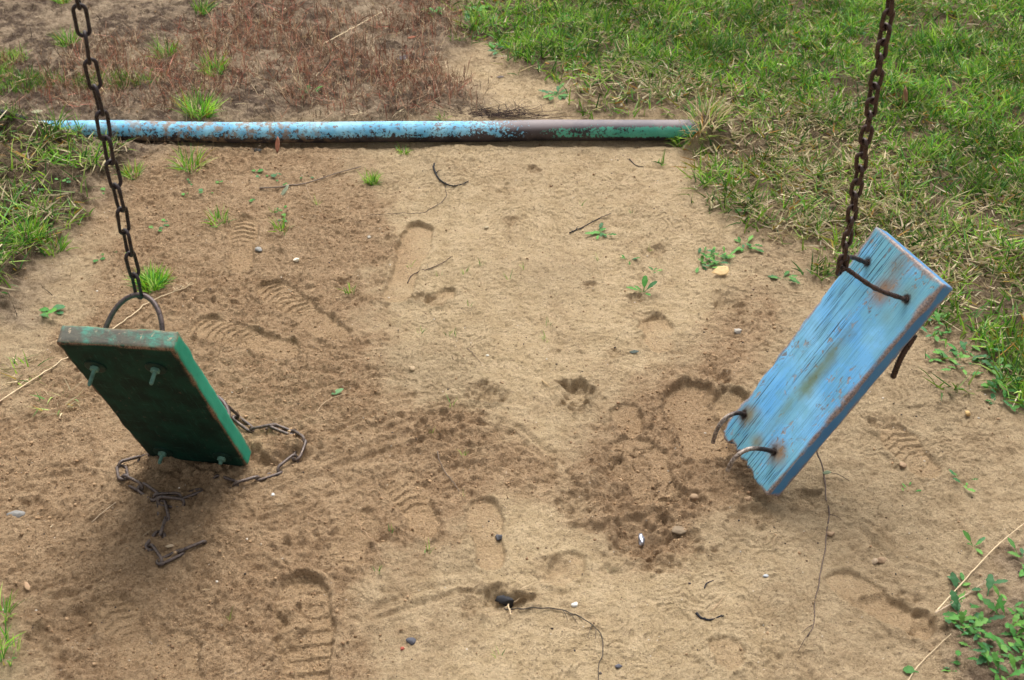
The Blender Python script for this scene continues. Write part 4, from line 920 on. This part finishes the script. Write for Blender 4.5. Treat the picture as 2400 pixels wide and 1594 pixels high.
fallen(790, 920, SM, (.22, .40, .18), 'small pale green fallen leaf on brown sand right of the green board', (.1, .4), sc=1.15, rot=.4, lift=.006)
fallen(652, 352, SM, (.30, .11, .06), 'curled rust brown leaf just in front of the pipe', (.2, .9), sc=1.5, rot=1.6, lift=.012)
fallen(667, 455, SM, (.35, .38, .26), 'folded pale green grey leaf below the grey twig', (.4, .7), sc=1.3, rot=.8, lift=.008)
fallen(600, 355, SM, (.04, .035, .03), 'dark brown fallen leaf against the front of the pipe', (.1, .2), sc=1.5, rot=-.2)
fallen(945, 145, SM, (.10, .07, .07), 'dark purple brown fallen leaf in dead stems near the top', (.1, .3), sc=2.0, rot=.2, lift=.010)
fallen(965, 98, SM, (.33, .11, .05), 'small rust red fallen leaf near the top centre', (.1, .3), sc=1.2, rot=.1, lift=.012)
fallen(2118, 250, SM, (.20, .09, .04), 'brown fallen leaf in the turf right of the brown chain', (.1, 1.2), sc=1.8, rot=1.5, lift=.03)
fallen(65, 1378, SM, (.65, .42, .26), 'pale tan wood chip leaf at the lower left', (.1, .3), sc=.9, rot=2.2)
fallen(1172, 183, SM, (.13, .10, .09), 'small dark grey fallen leaf on the sand patch behind the pipe', (.1, .2), sc=1.0)
fallen(85, 265, SM, (.42, .40, .25), 'faded flat leaf near the left end of the pipe', (.1, .2), sc=1.6)
fallen(398, 1285, SM, (.60, .45, .30), 'tiny tan chip inside the lower chain bend', (.1, .3), sc=.7)
fallen(1485, 828, SM, (.10, .12, .10), 'dark grey green dried leaf on sand right of centre', (.1, .3), sc=.9)
fallen(1935, 1118, SM, (.32, .38, .24), 'tiny pale leaf caught on the long dark root', (.1, .6), sc=.7, lift=.012)

def scatter(name, n, box, dens, size, cols, label, sq=.8, sink=.2, mat='crumb', cat='soil'):
    x = R.uniform(box[0], box[1], n); y = R.uniform(box[2], box[3], n); k = R.random(n) < dens(x, y); x, y = x[k], y[k]; n = len(x)
    s = size[0]+(size[1]-size[0])*R.random(n)**4; z = hq(x, y)+s*sq*(1-2*sink); B0 = I1[0]; F0 = np.array(I1[1]); nv = len(B0)
    V_ = B0[None]*(1+.28*R.normal(size=(n, nv, 1)).clip(-1.5, 1.5))*s[:, None, None]*np.stack([R.uniform(.8, 1.3, n), R.uniform(.8, 1.3, n), np.full(n, sq)], 1)[:, None]
    V_ = V_+np.stack([x, y, z], 1)[:, None]; Fq = (F0[None]+(np.arange(n)*nv)[:, None, None]).reshape(-1, 3); c = np.array(cols)[R.integers(0, len(cols), n)]*R.uniform(.75, 1.2, n)[:, None]
    o = mesh(name, V_.reshape(-1, 3), Fq, M[mat], None, False, np.repeat(c, nv, 0)); return tag(o, label, cat, kind='stuff')
def cr_d(x, y):
    m = masks(x, y); return np.clip(m[4]*(.45+1.1*vn(x, y, .10, 6))+.06+.30*m[5]+.15*m[3], 0, 1)
scatter('soil_crumbs', 45000, (-1.5, 1.5, 1.38, 4.2), cr_d, (.0009, .0034), [(.33, .21, .115), (.38, .25, .14), (.29, .18, .10), (.42, .28, .16)], 'loose brown soil crumbs strewn over the churned sand')
def sp_d(x, y): m = masks(x, y); return np.clip((1-m[0])*(1-m[1])*(.4+vn(x, y, .12, 8)*.9), 0, 1)
scatter('grit', 9000, (-1.4, 1.5, 1.38, 4.3), sp_d, (.0007, .0023), [(.06, .045, .035), (.09, .07, .06), (.05, .04, .045), (.70, .62, .52), (.14, .08, .05), (.10, .07, .05)], 'fine dark and pale grit sprinkled over the sand', .6, .25, 'stone', 'grit')
def lt_d(x, y): m = masks(x, y); return np.clip((1-m[0])*(.25+vn(x, y, .15, 5)*.9), 0, 1)
n = 1400; x = R.uniform(-1.4, 1.4, n); y = R.uniform(1.4, 4.2, n); k = R.random(n) < lt_d(x, y); x, y = x[k], y[k]; n = len(x)
col = np.array(BROWN)[R.integers(0, 4, n)]*R.uniform(.7, 1.3, n)[:, None]
V_, F_, C_ = blades(x, y, hq(x, y)+.0015, R.uniform(.006, .022, n), R.uniform(.0007, .0018, n), R.uniform(1.4, 1.6, n), R.uniform(0, 6.28, n), R.uniform(-.3, .3, n), col, 2)
tag(mesh('plant_bits', V_, F_, M['dry'], None, False, C_), 'tiny dry plant bits scattered over the sand', 'litter', kind='stuff')
